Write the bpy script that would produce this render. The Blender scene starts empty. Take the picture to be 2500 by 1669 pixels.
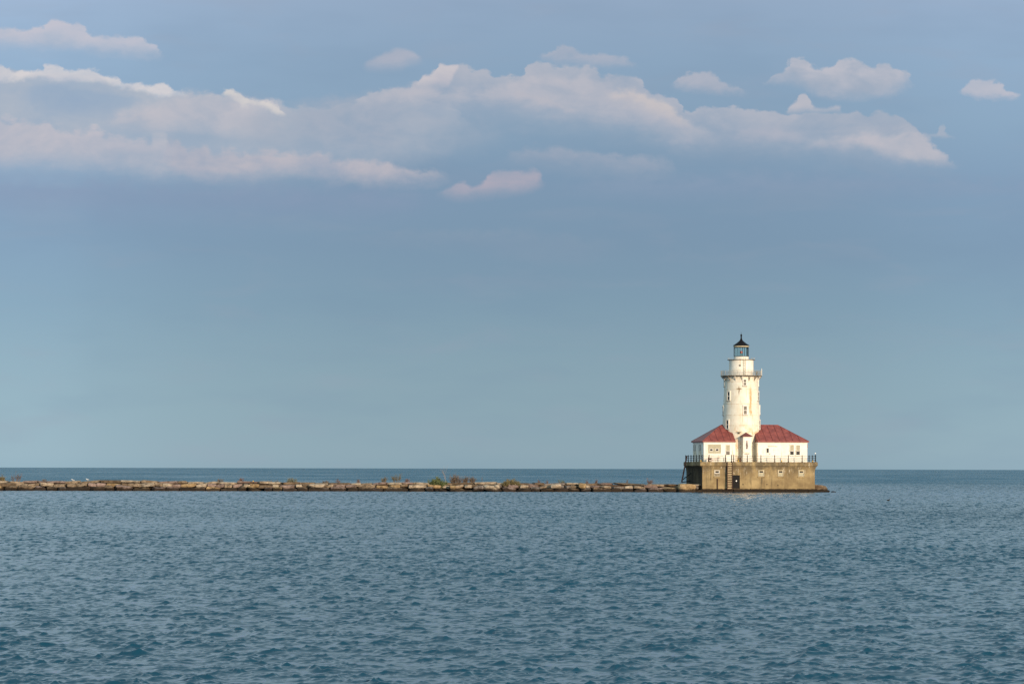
import bpy, bmesh, math, random
import numpy as np
from mathutils import Vector, Matrix

random.seed(7)
R = math.radians
SC = bpy.context.scene
COL = SC.collection

# ------------------------------------------------------------------ camera
F = 7292.0            # focal length in photo pixels (2500 wide)
CX, CY = 1250.0, 834.5
K = 0.0729            # metres per photo pixel at the lighthouse
D = F * K             # distance of the lighthouse front
H = 4.13              # camera height above the water
PITCH = math.atan(308.5 / F)
ROLL = 0.0024
cam_d = bpy.data.cameras.new("camera")
cam_d.sensor_width = 36.0
cam_d.lens = F / 2500.0 * 36.0
cam_d.clip_start = 1.0
cam_d.clip_end = 200000.0
cam = bpy.data.objects.new("camera", cam_d)
COL.objects.link(cam)
fwd = Vector((0, math.cos(PITCH), math.sin(PITCH)))
up0 = Vector((0, -math.sin(PITCH), math.cos(PITCH)))
rt0 = Vector((1, 0, 0))
rt = rt0 * math.cos(ROLL) + up0 * math.sin(ROLL)
up = up0 * math.cos(ROLL) - rt0 * math.sin(ROLL)
m3 = Matrix((rt, up, -fwd)).transposed()
cam.matrix_world = Matrix.Translation((0, 0, H)) @ m3.to_4x4()
SC.camera = cam

def ray(px, py):
    return rt * ((px - CX) / F) + up * ((CY - py) / F) + fwd

def at(px, py, Y=D):
    """world point seen at photo pixel px,py standing at depth Y"""
    d = ray(px, py)
    t = Y / d.y
    return Vector((d.x * t, Y, H + d.z * t))

# ------------------------------------------------------------------ view
SC.view_settings.view_transform = 'Standard'
SC.view_settings.look = 'None'
SC.view_settings.exposure = 0.0
SC.view_settings.gamma = 1.0
SC.view_settings.use_curve_mapping = False

SUN_AZ = 152.0     # clockwise from +Y (the view direction): behind the camera, to its right
SUN_EL = 11.0

# ------------------------------------------------------------------ world
def lin(c):
    return tuple(((v / 255.0) / 12.92 if v / 255.0 <= 0.04045 else ((v / 255.0 + 0.055) / 1.055) ** 2.4) for v in c)

world = bpy.data.worlds.new("World")
SC.world = world
world.use_nodes = True
wt = world.node_tree
wt.nodes.clear()
BG_STRENGTH = 0.1

class NT:
    def __init__(s, tree): s.t = tree
    def n(s, kind, **kw):
        nd = s.t.nodes.new(kind)
        for k, v in kw.items(): setattr(nd, k, v)
        return nd
    def link(s, a, b): s.t.links.new(a, b)
    def put(s, sock, v):
        if v is None: return
        if isinstance(v, bpy.types.NodeSocket): s.link(v, sock)
        else: sock.default_value = v
    def m(s, op, a, b=None, c=None, clamp=False):
        nd = s.n('ShaderNodeMath', operation=op, use_clamp=clamp)
        s.put(nd.inputs[0], a); s.put(nd.inputs[1], b); s.put(nd.inputs[2], c)
        return nd.outputs[0]
    def mr(s, v, a, b, c=0.0, d=1.0, smooth=True):
        nd = s.n('ShaderNodeMapRange')
        if smooth: nd.interpolation_type = 'SMOOTHSTEP'
        s.put(nd.inputs[0], v)
        for i, q in zip((1, 2, 3, 4), (a, b, c, d)): s.put(nd.inputs[i], q)
        return nd.outputs[0]
    def mix(s, f, a, b, mode='MIX'):
        nd = s.n('ShaderNodeMix', data_type='RGBA', blend_type=mode)
        s.put(nd.inputs[0], f)
        for i, q in ((6, a), (7, b)):
            if isinstance(q, tuple) and len(q) == 3: q = q + (1.0,)
            s.put(nd.inputs[i], q)
        return nd.outputs[2]
    def noise(s, vec, scale, detail=4.0, rough=0.5, dist=0.0):
        nd = s.n('ShaderNodeTexNoise')
        s.put(nd.inputs['Vector'], vec)
        nd.inputs['Scale'].default_value = scale
        nd.inputs['Detail'].default_value = detail
        nd.inputs['Roughness'].default_value = rough
        nd.inputs['Distortion'].default_value = dist
        return nd.outputs[0]
    def xyz(s, x, y, z):
        nd = s.n('ShaderNodeCombineXYZ')
        for i, q in enumerate((x, y, z)): s.put(nd.inputs[i], q)
        return nd.outputs[0]
    def sep(s, v):
        nd = s.n('ShaderNodeSeparateXYZ'); s.link(v, nd.inputs[0]); return nd.outputs
    def curve(s, v, pts):
        """float curve through pts (x, y anywhere); returns y"""
        xs = [p[0] for p in pts]; ys = [p[1] for p in pts]
        x0, x1, y0, y1 = min(xs), max(xs), min(ys) - 1e-3, max(ys) + 1e-3
        f = s.mr(v, x0, x1, smooth=False)
        nd = s.n('ShaderNodeFloatCurve')
        cv = nd.mapping.curves[0]
        P = [((x - x0) / (x1 - x0), (y - y0) / (y1 - y0)) for x, y in pts]
        cv.points[0].location = P[0]; cv.points[1].location = P[-1]
        for p in P[1:-1]: cv.points.new(*p)
        for p in cv.points: p.handle_type = 'AUTO_CLAMPED'
        nd.mapping.update()
        s.link(f, nd.inputs['Value'])
        return s.m('MULTIPLY_ADD', nd.outputs[0], y1 - y0, y0)
    def ramp(s, v, stops):
        nd = s.n('ShaderNodeValToRGB')
        e = nd.color_ramp.elements
        e[0].position, e[0].color = stops[0][0], tuple(stops[0][1]) + (1,)
        e[1].position, e[1].color = stops[-1][0], tuple(stops[-1][1]) + (1,)
        for p, c in stops[1:-1]:
            q = e.new(p); q.color = tuple(c) + (1,)
        s.link(v, nd.inputs[0])
        return nd.outputs[0]

W = NT(wt)
tc = W.n('ShaderNodeTexCoord')
dx, dy, dz = W.sep(tc.outputs['Generated'])
ahead = W.mr(dy, 0.15, 0.45)
dyc = W.m('MAXIMUM', dy, 0.15)
U = W.m('MULTIPLY', W.m('DIVIDE', dx, dyc), F)      # tangent of azimuth / elevation, x focal length
V = W.m('MULTIPLY', W.m('DIVIDE', dz, dyc), F)
nishita = W.n('ShaderNodeTexSky', sky_type='NISHITA', sun_disc=False,
              sun_elevation=R(SUN_EL), sun_rotation=R(SUN_AZ), altitude=50.0,
              air_density=1.0, dust_density=1.4, ozone_density=1.2)
def uv(px, py):
    d = ray(px, py)
    return (d.x / d.y * F, d.z / d.y * F)
def L10(c):
    return tuple(v / BG_STRENGTH for v in lin(c))
# thin high veil that evens the evening sky out: colour by elevation
VMAX = 3600.0
vn = W.mr(V, 0.0, VMAX, smooth=False)
stops = [(1143, (142, 169, 183)), (1110, (145, 171, 184)), (1000, (141, 169, 183)), (880, (135, 164, 181)), (740, (126, 156, 178)),
         (600, (122, 150, 176)), (450, (124, 151, 179)), (300, (134, 161, 187)),
         (150, (140, 166, 193)), (0, (148, 170, 197)), (-250, (168, 193, 210)), (-1000, (188, 213, 223)), (-2300, (184, 210, 221))]
st = [(max(0.0, min(1.0, uv(CX, y)[1] / VMAX)), L10(c)) for y, c in stops]
st[0] = (0.0, st[0][1])
veil = W.ramp(vn, st)
side = W.curve(U, [(-3000, 1.22), (-1250, 1.20), (-1000, 1.13), (-600, 1.03), (-100, 0.985), (300, 0.98), (700, 1.0), (1000, 1.06), (1250, 1.10), (3000, 1.15)])
veil = W.mix(1.0, veil, W.xyz(side, side, side), 'MULTIPLY')
sky = W.mix(0.95, nishita.outputs[0], veil)

nvec = W.xyz(W.m('MULTIPLY', U, 0.01), W.m('MULTIPLY', V, 0.014), 0.0)
nA = W.m('SUBTRACT', W.noise(nvec, 1.9, 6.0, 0.55, 0.3), 0.5)         # puffs ~50 px
nB = W.m('SUBTRACT', W.noise(W.xyz(W.m('MULTIPLY', U, 0.003), W.m('MULTIPLY', V, 0.011), 3.0), 1.3, 5.0, 0.5, 0.4), 0.5)  # streaks
nC = W.noise(W.xyz(W.m('MULTIPLY', U, 0.004), W.m('MULTIPLY', V, 0.009), 9.0), 1.5, 5.0, 0.55, 0.5)
# faint high streaks over the whole sky
stre = W.m('MULTIPLY', W.mr(nB, -0.02, 0.28), W.mr(V, 250, 1200, 0.16, 0.18, smooth=True))
sky = W.mix(stre, sky, L10((156, 163, 180)))
dark = W.m('MULTIPLY', W.mr(W.noise(W.xyz(W.m('MULTIPLY', U, 0.0022), W.m('MULTIPLY', V, 0.008), 5.5), 1.0, 3.0, 0.5), 0.45, 0.7), 0.14)
sky = W.mix(dark, sky, L10((118, 143, 170)))

wv1 = W.m('SUBTRACT', W.noise(W.xyz(W.m('MULTIPLY', U, 0.012), W.m('MULTIPLY', V, 0.016), 21.0), 1.6, 6.0, 0.6), 0.5)
wv2 = W.m('SUBTRACT', W.noise(W.xyz(W.m('MULTIPLY', U, 0.014), W.m('MULTIPLY', V, 0.02), 33.0), 1.6, 6.0, 0.6), 0.5)
Uw = W.m('MULTIPLY_ADD', wv1, 75.0, U)
Vw = W.m('MULTIPLY_ADD', wv2, 34.0, V)
def cloud(top, bot, lo, hi, alpha=1.0, st_=6.0, sb=25.0, na=10.0, nb=16.0, win=18.0, shade=(0.30, 0.62), wp=None):
    global sky
    if wp is None: wp = 0.4 if win <= 10 else 1.0
    Uw = W.m('MULTIPLY_ADD', wv1, 75.0*wp, U); Vw = W.m('MULTIPLY_ADD', wv2, 34.0*wp, V)
    T = [uv(*p) for p in top]; B = [uv(*p) for p in bot]
    tv = W.curve(Uw, T); bv = W.curve(Uw, B)
    na *= 4.0; nb *= 2.8; st_ *= 1.7; sb *= 1.45
    d1 = W.m('SUBTRACT', W.m('MULTIPLY_ADD', nA, na, tv), Vw)
    d2 = W.m('SUBTRACT', Vw, W.m('MULTIPLY_ADD', nB, nb, bv))
    mk = W.m('MULTIPLY', W.mr(d1, -0.5*st_, 0.5*st_), W.mr(d2, -0.30*sb, 0.85*sb))
    u0, u1 = T[0][0], T[-1][0]
    mk = W.m('MULTIPLY', mk, W.mr(Uw, u0 - 0.5*win, u0 + win))
    mk = W.m('MULTIPLY', mk, W.mr(Uw, u1 + 0.5*win, u1 - win))
    mk = W.m('MULTIPLY', W.m('MULTIPLY', mk, ahead), W.mr(nC, 0.2, 0.75, alpha * 0.8, min(1.0, alpha * 1.05)))
    f = W.m('ADD', W.m('MULTIPLY_ADD', nA, 1.6, W.mr(nC, shade[0], shade[1], 0.0, 0.6)), W.mr(d1, 50.0, 0.0, 0.0, 0.4), clamp=True)
    sky = W.mix(mk, sky, W.mix(f, L10(lo), L10(hi)))

# --- mauve veils under the banks
cloud([(-120,455),(100,440),(400,452),(700,462),(950,470),(1100,480)],
      [(-120,540),(200,545),(600,550),(900,545),(1100,520)], (133,150,178), (140,154,181), 0.55, 40, 70, 14, 30, 160)
cloud([(1350,455),(1600,440),(1900,430),(2300,440),(2600,450)],
      [(1350,480),(1700,490),(2200,485),(2600,480)], (134,154,180), (142,159,183), 0.5, 30, 40, 14, 20, 160)
cloud([(850,575),(1100,565),(1300,570),(1500,590)],
      [(850,600),(1150,610),(1350,650),(1500,640)], (132,153,175), (138,157,177), 0.45, 20, 30, 12, 20, 100)
# --- left bank
cloud([(-90,172),(0,168),(100,178),(200,182),(300,210),(450,232),(540,232),(600,238),(690,252),(740,262),(850,256),(950,242),(1050,246),(1150,300)],
      [(-90,420),(0,430),(200,430),(400,445),(600,448),(800,440),(950,420),(1050,380),(1150,330)], (163,176,194), (175,183,196), 0.9, 6, 85, 8, 30, 60)
cloud([(430,240),(500,230),(560,232),(620,240),(680,250),(720,275),(740,300)],
      [(430,262),(540,300),(640,318),(740,312)], (178,183,195), (190,190,199), 0.8, 12, 50, 10, 16, 50)
cloud([(60,215),(120,206),(220,218),(320,238),(360,262)],
      [(60,240),(120,285),(220,292),(320,280),(360,272)], (146,168,194), (152,172,195), 0.75, 12, 40, 8, 14, 60, wp=.6)
cloud([(390,330),(470,318),(600,335),(740,345),(860,350)],
      [(390,340),(500,358),(600,365),(740,368),(860,362)], (148,168,189), (152,170,190), 0.6, 18, 26, 8, 10, 60)
cloud([(260,296),(330,268),(400,248),(470,236),(540,242),(600,262),(650,288),(690,322)],
      [(260,312),(360,320),(450,322),(560,338),(690,345)], (174,180,194), (190,189,198), 0.95, 26, 34, 10, 18, 50)
cloud([(560,300),(700,262),(850,250),(1000,262),(1150,300),(1250,330)],
      [(560,340),(700,400),(900,410),(1050,395),(1250,350)], (152,168,187), (164,174,190), 0.6, 30, 70, 10, 30, 90)
cloud([(-60,120),(-20,80),(0,72),(30,68),(55,75),(80,78),(105,70),(120,55),(142,48),(165,57),(190,58),(205,70),(220,82),(245,90),(275,92),(300,92),(325,86),(345,92),(362,108),(380,125),(392,134)],
      [(-60,135),(0,118),(60,122),(200,130),(300,138),(350,142),(392,140)], (176,186,203), (194,194,206), 0.95, 8, 28, 9, 8)
cloud([(-60,190),(0,163),(30,176),(60,172),(100,172),(122,160),(150,163),(175,172),(200,170),(235,180),(260,190),(280,188),(310,205),(340,202),(360,207),(375,197),(395,205),(420,222),(450,230)],
      [(-60,215),(0,205),(100,196),(130,198),(200,204),(260,210),(300,220),(350,230),(400,236),(450,236)], (190,194,206), (214,210,212), 0.95, 6, 12, 7, 6)
cloud([(538,232),(545,223),(557,222),(575,228),(600,239),(640,248),(675,255),(692,266),(702,280)],
      [(538,234),(560,240),(580,256),(595,268),(615,259),(640,268),(670,279),(702,286)], (196,196,202), (214,209,207), 0.9, 6, 12, 8, 6, 16, wp=.7)
cloud([(-60,300),(0,290),(40,300),(60,296),(90,298),(110,300),(140,316),(170,320),(230,315),(260,330),(300,340),(350,345),(420,352),(470,378)],
      [(-60,415),(0,410),(100,405),(200,408),(300,414),(400,420),(470,420)], (173,179,194), (193,190,199), 0.92, 12, 48, 14, 18, 50)
cloud([(364,355),(370,335),(385,332),(400,331),(410,338),(414,350)],
      [(364,360),(385,366),(400,362),(414,354)], (188,188,198), (196,193,198), 0.7, 12, 14, 8, 3, 10)
cloud([(395,390),(410,345),(428,334),(445,348),(465,368),(490,357),(520,377),(560,370),(600,374),(650,365),(690,380),(730,380),(780,372),(800,386),(860,396),(900,395),(960,412),(1020,420),(1100,430)],
      [(395,410),(480,440),(560,442),(700,432),(850,447),(950,458),(1100,452)], (166,172,189), (190,185,193), 0.85, 16, 36, 14, 12, 60)
cloud([(700,300),(760,262),(820,245),(880,232),(940,232),(980,260)],
      [(700,345),(800,370),(900,385),(980,390)], (148,165,186), (166,174,190), 0.6, 30, 60, 12, 25, 60)
# --- middle bank
cloud([(1320,140),(1345,126),(1353,114),(1362,108),(1385,118),(1400,126),(1440,135),(1490,138),(1560,150)],
      [(1320,152),(1380,158),(1450,165),(1560,160)], (158,170,188), (176,180,194), 0.75, 8, 22, 6, 8, 22)
cloud([(885,165),(900,152),(925,140),(950,127),(975,121),(1000,127),(1032,145)],
      [(885,170),(920,172),(960,172),(1000,160),(1032,152)], (166,174,191), (178,181,195), 0.95, 10, 26, 5, 6, 16, wp=.4)
cloud([(860,250),(900,228),(950,214),(980,216),(1010,205),(1030,190),(1060,180),(1075,160),(1115,162),(1140,167),(1190,175),(1220,186),(1280,184),(1310,153),(1340,160),(1380,165),(1440,165),(1460,175),(1500,186),(1540,187),(1580,215),(1610,230),(1640,235),(1662,258),(1690,276),(1705,262),(1735,268),(1760,262),(1800,262),(1810,270),(1870,272),(1920,272),(2000,274),(2060,280),(2120,276),(2160,278),(2210,295),(2250,330),(2290,365),(2325,396),(2336,406)],
      [(860,330),(1000,320),(1200,312),(1400,322),(1500,335),(1600,352),(1700,372),(1900,385),(2100,402),(2250,416),(2336,408)], (157,170,189), (176,181,194), 0.95, 6, 85, 9, 30)
cloud([(900,235),(980,222),(1050,205),(1100,235),(1200,222),(1300,190),(1420,190),(1520,215),(1600,250),(1680,300),(1740,330)],
      [(900,262),(1050,262),(1200,262),(1300,268),(1400,285),(1520,310),(1640,340),(1740,352)], (170,177,192), (186,186,196), 0.9, 24, 44, 14, 20, 60)
cloud([(1015,205),(1033,188),(1060,179),(1074,159),(1095,163),(1113,161),(1118,170)],
      [(1015,210),(1060,208),(1085,212),(1100,200),(1112,180),(1118,172)], (186,185,196), (199,195,201), 0.95, 5, 14, 6, 4, 8)
cloud([(1470,232),(1520,222),(1560,225),(1600,242),(1640,265),(1690,312)],
      [(1470,240),(1540,262),(1600,285),(1640,305),(1690,325)], (184,183,193), (199,193,195), 0.9, 14, 26, 8, 10, 30)
cloud([(1250,235),(1280,225),(1310,228),(1350,250),(1420,270)],
      [(1250,238),(1310,250),(1360,268),(1420,280)], (176,180,192), (184,184,194), 0.7, 10, 14, 8, 5, 30)
cloud([(1645,205),(1655,190),(1690,180),(1712,175),(1740,182),(1780,206),(1824,228)],
      [(1645,215),(1700,226),(1760,232),(1824,232)], (166,174,190), (179,182,195), 0.85, 7, 20, 6, 5, 16)
cloud([(1865,205),(1895,182),(1913,168),(1922,150),(1946,142),(1965,150),(1978,164),(2010,167),(2040,160),(2057,145),(2100,152),(2140,165),(2152,155),(2180,165),(2215,180),(2232,196)],
      [(1865,207),(1950,212),(2000,238),(2100,242),(2180,232),(2232,202)], (166,175,191), (190,190,200), 0.92, 7, 28, 7, 8, 18)
cloud([(1915,273),(1935,255),(1950,245),(1963,231),(1972,240),(1985,258),(2010,262),(2035,257),(2057,274)],
      [(1915,276),(1960,276),(2010,276),(2057,277)], (178,182,194), (192,190,198), 0.9, 6, 14, 6, 3, 12, wp=.45)
cloud([(2345,222),(2365,208),(2385,200),(2430,202),(2448,222),(2492,234)],
      [(2345,226),(2400,240),(2450,245),(2492,240)], (176,183,198), (191,191,202), 0.9, 7, 12, 6, 4, 14)
cloud([(2252,331),(2290,324),(2299,309),(2306,322),(2318,331),(2332,337)],
      [(2252,334),(2290,337),(2318,338),(2332,340)], (164,175,192), (176,182,195), 0.75, 6, 8, 6, 3, 12, wp=.6)
cloud([(1960,345),(2060,336),(2160,330),(2240,330),(2290,368),(2325,398),(2336,405)],
      [(1960,360),(2060,360),(2160,385),(2240,402),(2336,408)], (178,182,194), (193,190,198), 0.85, 18, 26, 8, 8, 70)
cloud([(1780,330),(1830,318),(1900,314),(1960,325)],
      [(1780,338),(1860,345),(1960,342)], (168,175,190), (176,179,193), 0.6, 16, 22, 8, 8, 50)
cloud([(1072,472),(1095,458),(1130,445),(1155,454),(1180,452),(1198,425),(1225,413),(1260,416),(1310,420),(1328,445)],
      [(1072,482),(1120,490),(1180,484),(1260,476),(1328,458)], (158,166,184), (180,173,186), 0.82, 10, 30, 9, 6, 22, wp=.5)
cloud([(1220,390),(1260,372),(1340,364),(1440,376),(1540,384),(1590,380),(1648,410)],
      [(1220,400),(1350,420),(1500,435),(1648,428)], (142,160,182), (157,168,186), 0.85, 14, 45, 10, 15, 50)

bgn = W.n('ShaderNodeBackground')
W.link(sky, bgn.inputs[0]); bgn.inputs[1].default_value = BG_STRENGTH
wo = W.n('ShaderNodeOutputWorld')
W.link(bgn.outputs[0], wo.inputs[0])
world.cycles.sampling_method = 'MANUAL'
world.cycles.sample_map_resolution = 512

# ------------------------------------------------------------------ sun
sl = bpy.data.lights.new("sun", 'SUN')
sl.energy = 4.6
sl.angle = R(0.5)
sl.color = (1.0, 0.785, 0.57)
sun = bpy.data.objects.new("sun", sl)
COL.objects.link(sun)
sd = Vector((math.sin(R(SUN_AZ)) * math.cos(R(SUN_EL)), math.cos(R(SUN_AZ)) * math.cos(R(SUN_EL)), math.sin(R(SUN_EL))))
sun.rotation_euler = sd.to_track_quat('Z', 'Y').to_euler()
sun.location = sd * 200

# ------------------------------------------------------------------ materials
MATS = {}
def new_mat(name):
    m = bpy.data.materials.new(name); m.use_nodes = True
    t = NT(m.node_tree); b = m.node_tree.nodes['Principled BSDF']
    return m, t, b
def objc(t):
    return t.n('ShaderNodeTexCoord').outputs['Object']
def scaled(t, v, s):
    nd = t.n('ShaderNodeVectorMath', operation='MULTIPLY')
    t.link(v, nd.inputs[0]); nd.inputs[1].default_value = s
    return nd.outputs[0]
def bump(t, b, h, strength, dist=0.05):
    nd = t.n('ShaderNodeBump'); nd.inputs['Strength'].default_value = strength
    nd.inputs['Distance'].default_value = dist
    t.link(h, nd.inputs['Height']); t.link(nd.outputs[0], b.inputs['Normal'])

def simple(name, col, rough=0.6, metal=0.0, var=0.25, scale=2.0):
    if name in MATS: return MATS[name]
    m, t, b = new_mat(name)
    v = objc(t)
    n = t.noise(v, scale, 5.0, 0.6)
    c = t.mix(t.mr(n, 0.3, 0.7), tuple(x * (1 - var) for x in col), tuple(min(1, x * (1 + var)) for x in col))
    t.link(c, b.inputs['Base Color'])
    b.inputs['Roughness'].default_value = rough; b.inputs['Metallic'].default_value = metal
    if max(col) < 0.03: b.inputs['Specular IOR Level'].default_value = 0.12
    MATS[name] = m
    return m

def white_paint(name, tower=False):
    if name in MATS: return MATS[name]
    m, t, b = new_mat(name)
    v = objc(t)
    x, y, z = t.sep(v)
    base = t.mix(t.mr(t.noise(v, 0.9, 5, 0.6), 0.35, 0.7), (0.74, 0.70, 0.60), (0.83, 0.80, 0.72))
    # runs of rust and grime down the paint
    sv = scaled(t, v, (2.2, 2.2, 0.16))
    n1 = t.noise(sv, 1.6, 6, 0.62, 0.4)
    n2 = t.noise(v, 0.55, 4, 0.6)
    runs = t.m('MULTIPLY', t.mr(n1, 0.52, 0.70), t.mr(n2, 0.40, 0.60))
    base = t.mix(t.m('MULTIPLY', runs, 0.8), base, (0.58, 0.36, 0.20))
    # fine speckle of chips
    n3 = t.noise(v, 5.0, 6, 0.7)
    base = t.mix(t.m('MULTIPLY', t.mr(n3, 0.66, 0.76), 0.5), base, (0.30, 0.20, 0.12))
    if tower:
        base = t.mix(1.0, base, (0.93, 0.91, 0.86), 'MULTIPLY')
        ang = t.m('MULTIPLY', t.m('ARCTAN2', x, t.m('MULTIPLY', y, -1.0)), 57.2958)
        na = t.noise(scaled(t, v, (1, 1, 0.5)), 1.3, 5, 0.65)
        w = t.m('SUBTRACT', t.m('MULTIPLY_ADD', na, 18.0, ang), 40.0)
        band = t.m('MULTIPLY', t.mr(t.m('ABSOLUTE', w), 7.0, 1.5), t.m('MULTIPLY', t.mr(z, 13.2, 14.5), t.mr(z, 19.8, 17.6)))
        band = t.m('MULTIPLY', band, t.mr(t.noise(scaled(t, v, (3, 3, 0.7)), 1.5, 6, 0.65), 0.30, 0.5))
        base = t.mix(t.m('MULTIPLY', band, 0.95), base, (0.60, 0.30, 0.11))
        # star-shaped rust bleed
        z0 = 18.52
        wv = t.m('MULTIPLY', t.m('SUBTRACT', t.noise(scaled(t, v, (1, 1, 1)), 2.5, 3, 0.5), 0.5), 3.5)
        da = t.m('ABSOLUTE', t.m('ADD', t.m('ADD', ang, 7.6), wv))
        dzz = t.m('SUBTRACT', z, z0)
        vert = t.m('MULTIPLY', t.mr(da, 2.4, 0.9), t.m('MULTIPLY', t.mr(dzz, 0.75, 0.0), t.mr(dzz, -1.4, -0.4)))
        hor = t.m('MULTIPLY', t.mr(t.m('ABSOLUTE', dzz), 0.19, 0.07), t.mr(t.m('ABSOLUTE', t.m('ADD', ang, 7.0)), 12.0, 2.0))
        star = t.m('MAXIMUM', vert, hor)
        base = t.mix(t.m('MULTIPLY', star, 0.95), base, (0.17, 0.10, 0.04))
        # rust along the plate seams
        for zs in (19.78, 18.46, 15.82, 13.80, 11.95, 10.76):
            dd = t.m('ABSOLUTE', t.m('SUBTRACT', z, zs))
            s = t.m('MULTIPLY', t.mr(dd, 0.10, 0.02), t.mr(t.noise(v, 1.1, 5, 0.7), 0.38, 0.62))
            base = t.mix(t.m('MULTIPLY', s, 0.6), base, (0.46, 0.32, 0.18))
        low = t.m('MULTIPLY', t.mr(z, 12.8, 10.6), t.mr(t.noise(v, 0.8, 6, 0.7), 0.48, 0.64))
        base = t.mix(t.m('MULTIPLY', low, 0.8), base, (0.60, 0.36, 0.15))
        hi = t.m('MULTIPLY', t.mr(z, 19.6, 20.7), t.mr(t.noise(scaled(t, v, (2, 2, .5)), 1.0, 6, 0.7), 0.44, 0.6))
        base = t.mix(t.m('MULTIPLY', hi, 0.55), base, (0.45, 0.36, 0.22))
    t.link(base, b.inputs['Base Color'])
    b.inputs['Roughness'].default_value = 0.55
    bump(t, b, n3, 0.15, 0.02)
    MATS[name] = m
    return m

def concrete_mat():
    m, t, b = new_mat('concrete')
    v = objc(t)
    x, y, z = t.sep(v)
    n1 = t.noise(v, 0.35, 6, 0.6)
    base = t.mix(t.mr(n1, 0.35, 0.68), (0.21, 0.152, 0.08), (0.385, 0.29, 0.15))
    # vertical streaking
    n2 = t.noise(scaled(t, v, (1.4, 1.4, 0.12)), 1.5, 7, 0.65, 0.3)
    base = t.mix(t.m('MULTIPLY', t.m('MULTIPLY', t.mr(n2, 0.48, 0.68), t.mr(t.noise(v, 0.28, 4, 0.6), 0.40, 0.58, 0.15, 1.0)), 0.8), base, (0.11, 0.09, 0.055))
    n4 = t.noise(scaled(t, v, (2.6, 2.6, 0.5)), 1.3, 6, 0.7, 0.2)
    pale = t.m('MULTIPLY', t.mr(n4, 0.56, 0.65), t.mr(z, 2.2, 3.8))
    base = t.mix(t.m('MULTIPLY', pale, 0.8), base, (0.58, 0.52, 0.42))
    n5 = t.noise(v, 2.2, 6, 0.7)
    base = t.mix(t.m('MULTIPLY', t.mr(n5, 0.62, 0.74), 0.6), base, (0.10, 0.085, 0.06))
    # grey dirt towards the top of the pour
    top = t.m('MULTIPLY', t.mr(z, 2.6, 4.6), t.mr(t.noise(scaled(t, v, (1, 1, .4)), 0.8, 5, 0.6), 0.38, 0.62))
    base = t.mix(t.m('MULTIPLY', top, 0.85), base, (0.125, 0.10, 0.065))
    # near-black mottling over the whole end wall; dark algae at the waterline
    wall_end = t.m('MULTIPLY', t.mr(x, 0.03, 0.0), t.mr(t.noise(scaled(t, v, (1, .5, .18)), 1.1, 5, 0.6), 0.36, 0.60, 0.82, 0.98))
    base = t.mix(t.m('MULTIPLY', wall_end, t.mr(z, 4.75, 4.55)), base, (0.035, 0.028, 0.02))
    wet = t.mr(t.m('MULTIPLY_ADD', n5, 0.5, z), 0.95, 0.75)
    base = t.mix(wet, base, (0.03, 0.022, 0.015))
    # pour seam
    seam = t.m('MULTIPLY', t.mr(t.m('ABSOLUTE', t.m('SUBTRACT', z, 2.25)), 0.05, 0.01), t.mr(n1, 0.42, 0.6))
    base = t.mix(t.m('MULTIPLY', seam, 0.5), base, (0.14, 0.12, 0.08))
    t.link(base, b.inputs['Base Color'])
    b.inputs['Roughness'].default_value = 0.95; b.inputs['Specular IOR Level'].default_value = 0.1
    bump(t, b, t.m('ADD', n5, n4), 0.5, 0.05)
    return m
MATS['concrete'] = concrete_mat()

def roof_mat():
    m, t, b = new_mat('red_roof')
    v = objc(t)
    x, y, z = t.sep(v)
    n = t.noise(v, 1.1, 6, 0.65)
    base = t.mix(t.mr(n, 0.35, 0.68), (0.175, 0.034, 0.026), (0.29, 0.066, 0.048))
    g = t.noise(scaled(t, v, (2.5, 1, 1)), 1.2, 6, 0.7)
    base = t.mix(t.m('MULTIPLY', t.mr(g, 0.60, 0.74), 0.6), base, (0.12, 0.055, 0.04))
    h = t.noise(v, 2.6, 5, 0.7)
    base = t.mix(t.m('MULTIPLY', t.mr(h, 0.64, 0.76), 0.35), base, (0.55, 0.30, 0.24))
    t.link(base, b.inputs['Base Color'])
    b.inputs['Roughness'].default_value = 0.6
    bump(t, b, h, 0.3, 0.03)
    return m
MATS['red_roof'] = roof_mat()

def block_mat():
    m, t, b = new_mat('glass_block')
    v = objc(t)
    x, y, z = t.sep(v)
    def grid(c, s):
        f = t.m('FRACT', t.m('DIVIDE', c, s))
        return t.mr(t.m('ABSOLUTE', t.m('SUBTRACT', f, 0.5)), 0.36, 0.44)
    g = t.m('MAXIMUM', grid(t.m('ADD', x, y), 0.21), grid(z, 0.21))
    n = t.noise(v, 3.0, 4, 0.6)
    base = t.mix(t.mr(n, 0.35, 0.65), (0.17, 0.155, 0.085), (0.26, 0.24, 0.135))
    base = t.mix(g, base, (0.42, 0.39, 0.27))
    t.link(base, b.inputs['Base Color'])
    b.inputs['Roughness'].default_value = 0.45
    return m
MATS['glass_block'] = block_mat()

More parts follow.
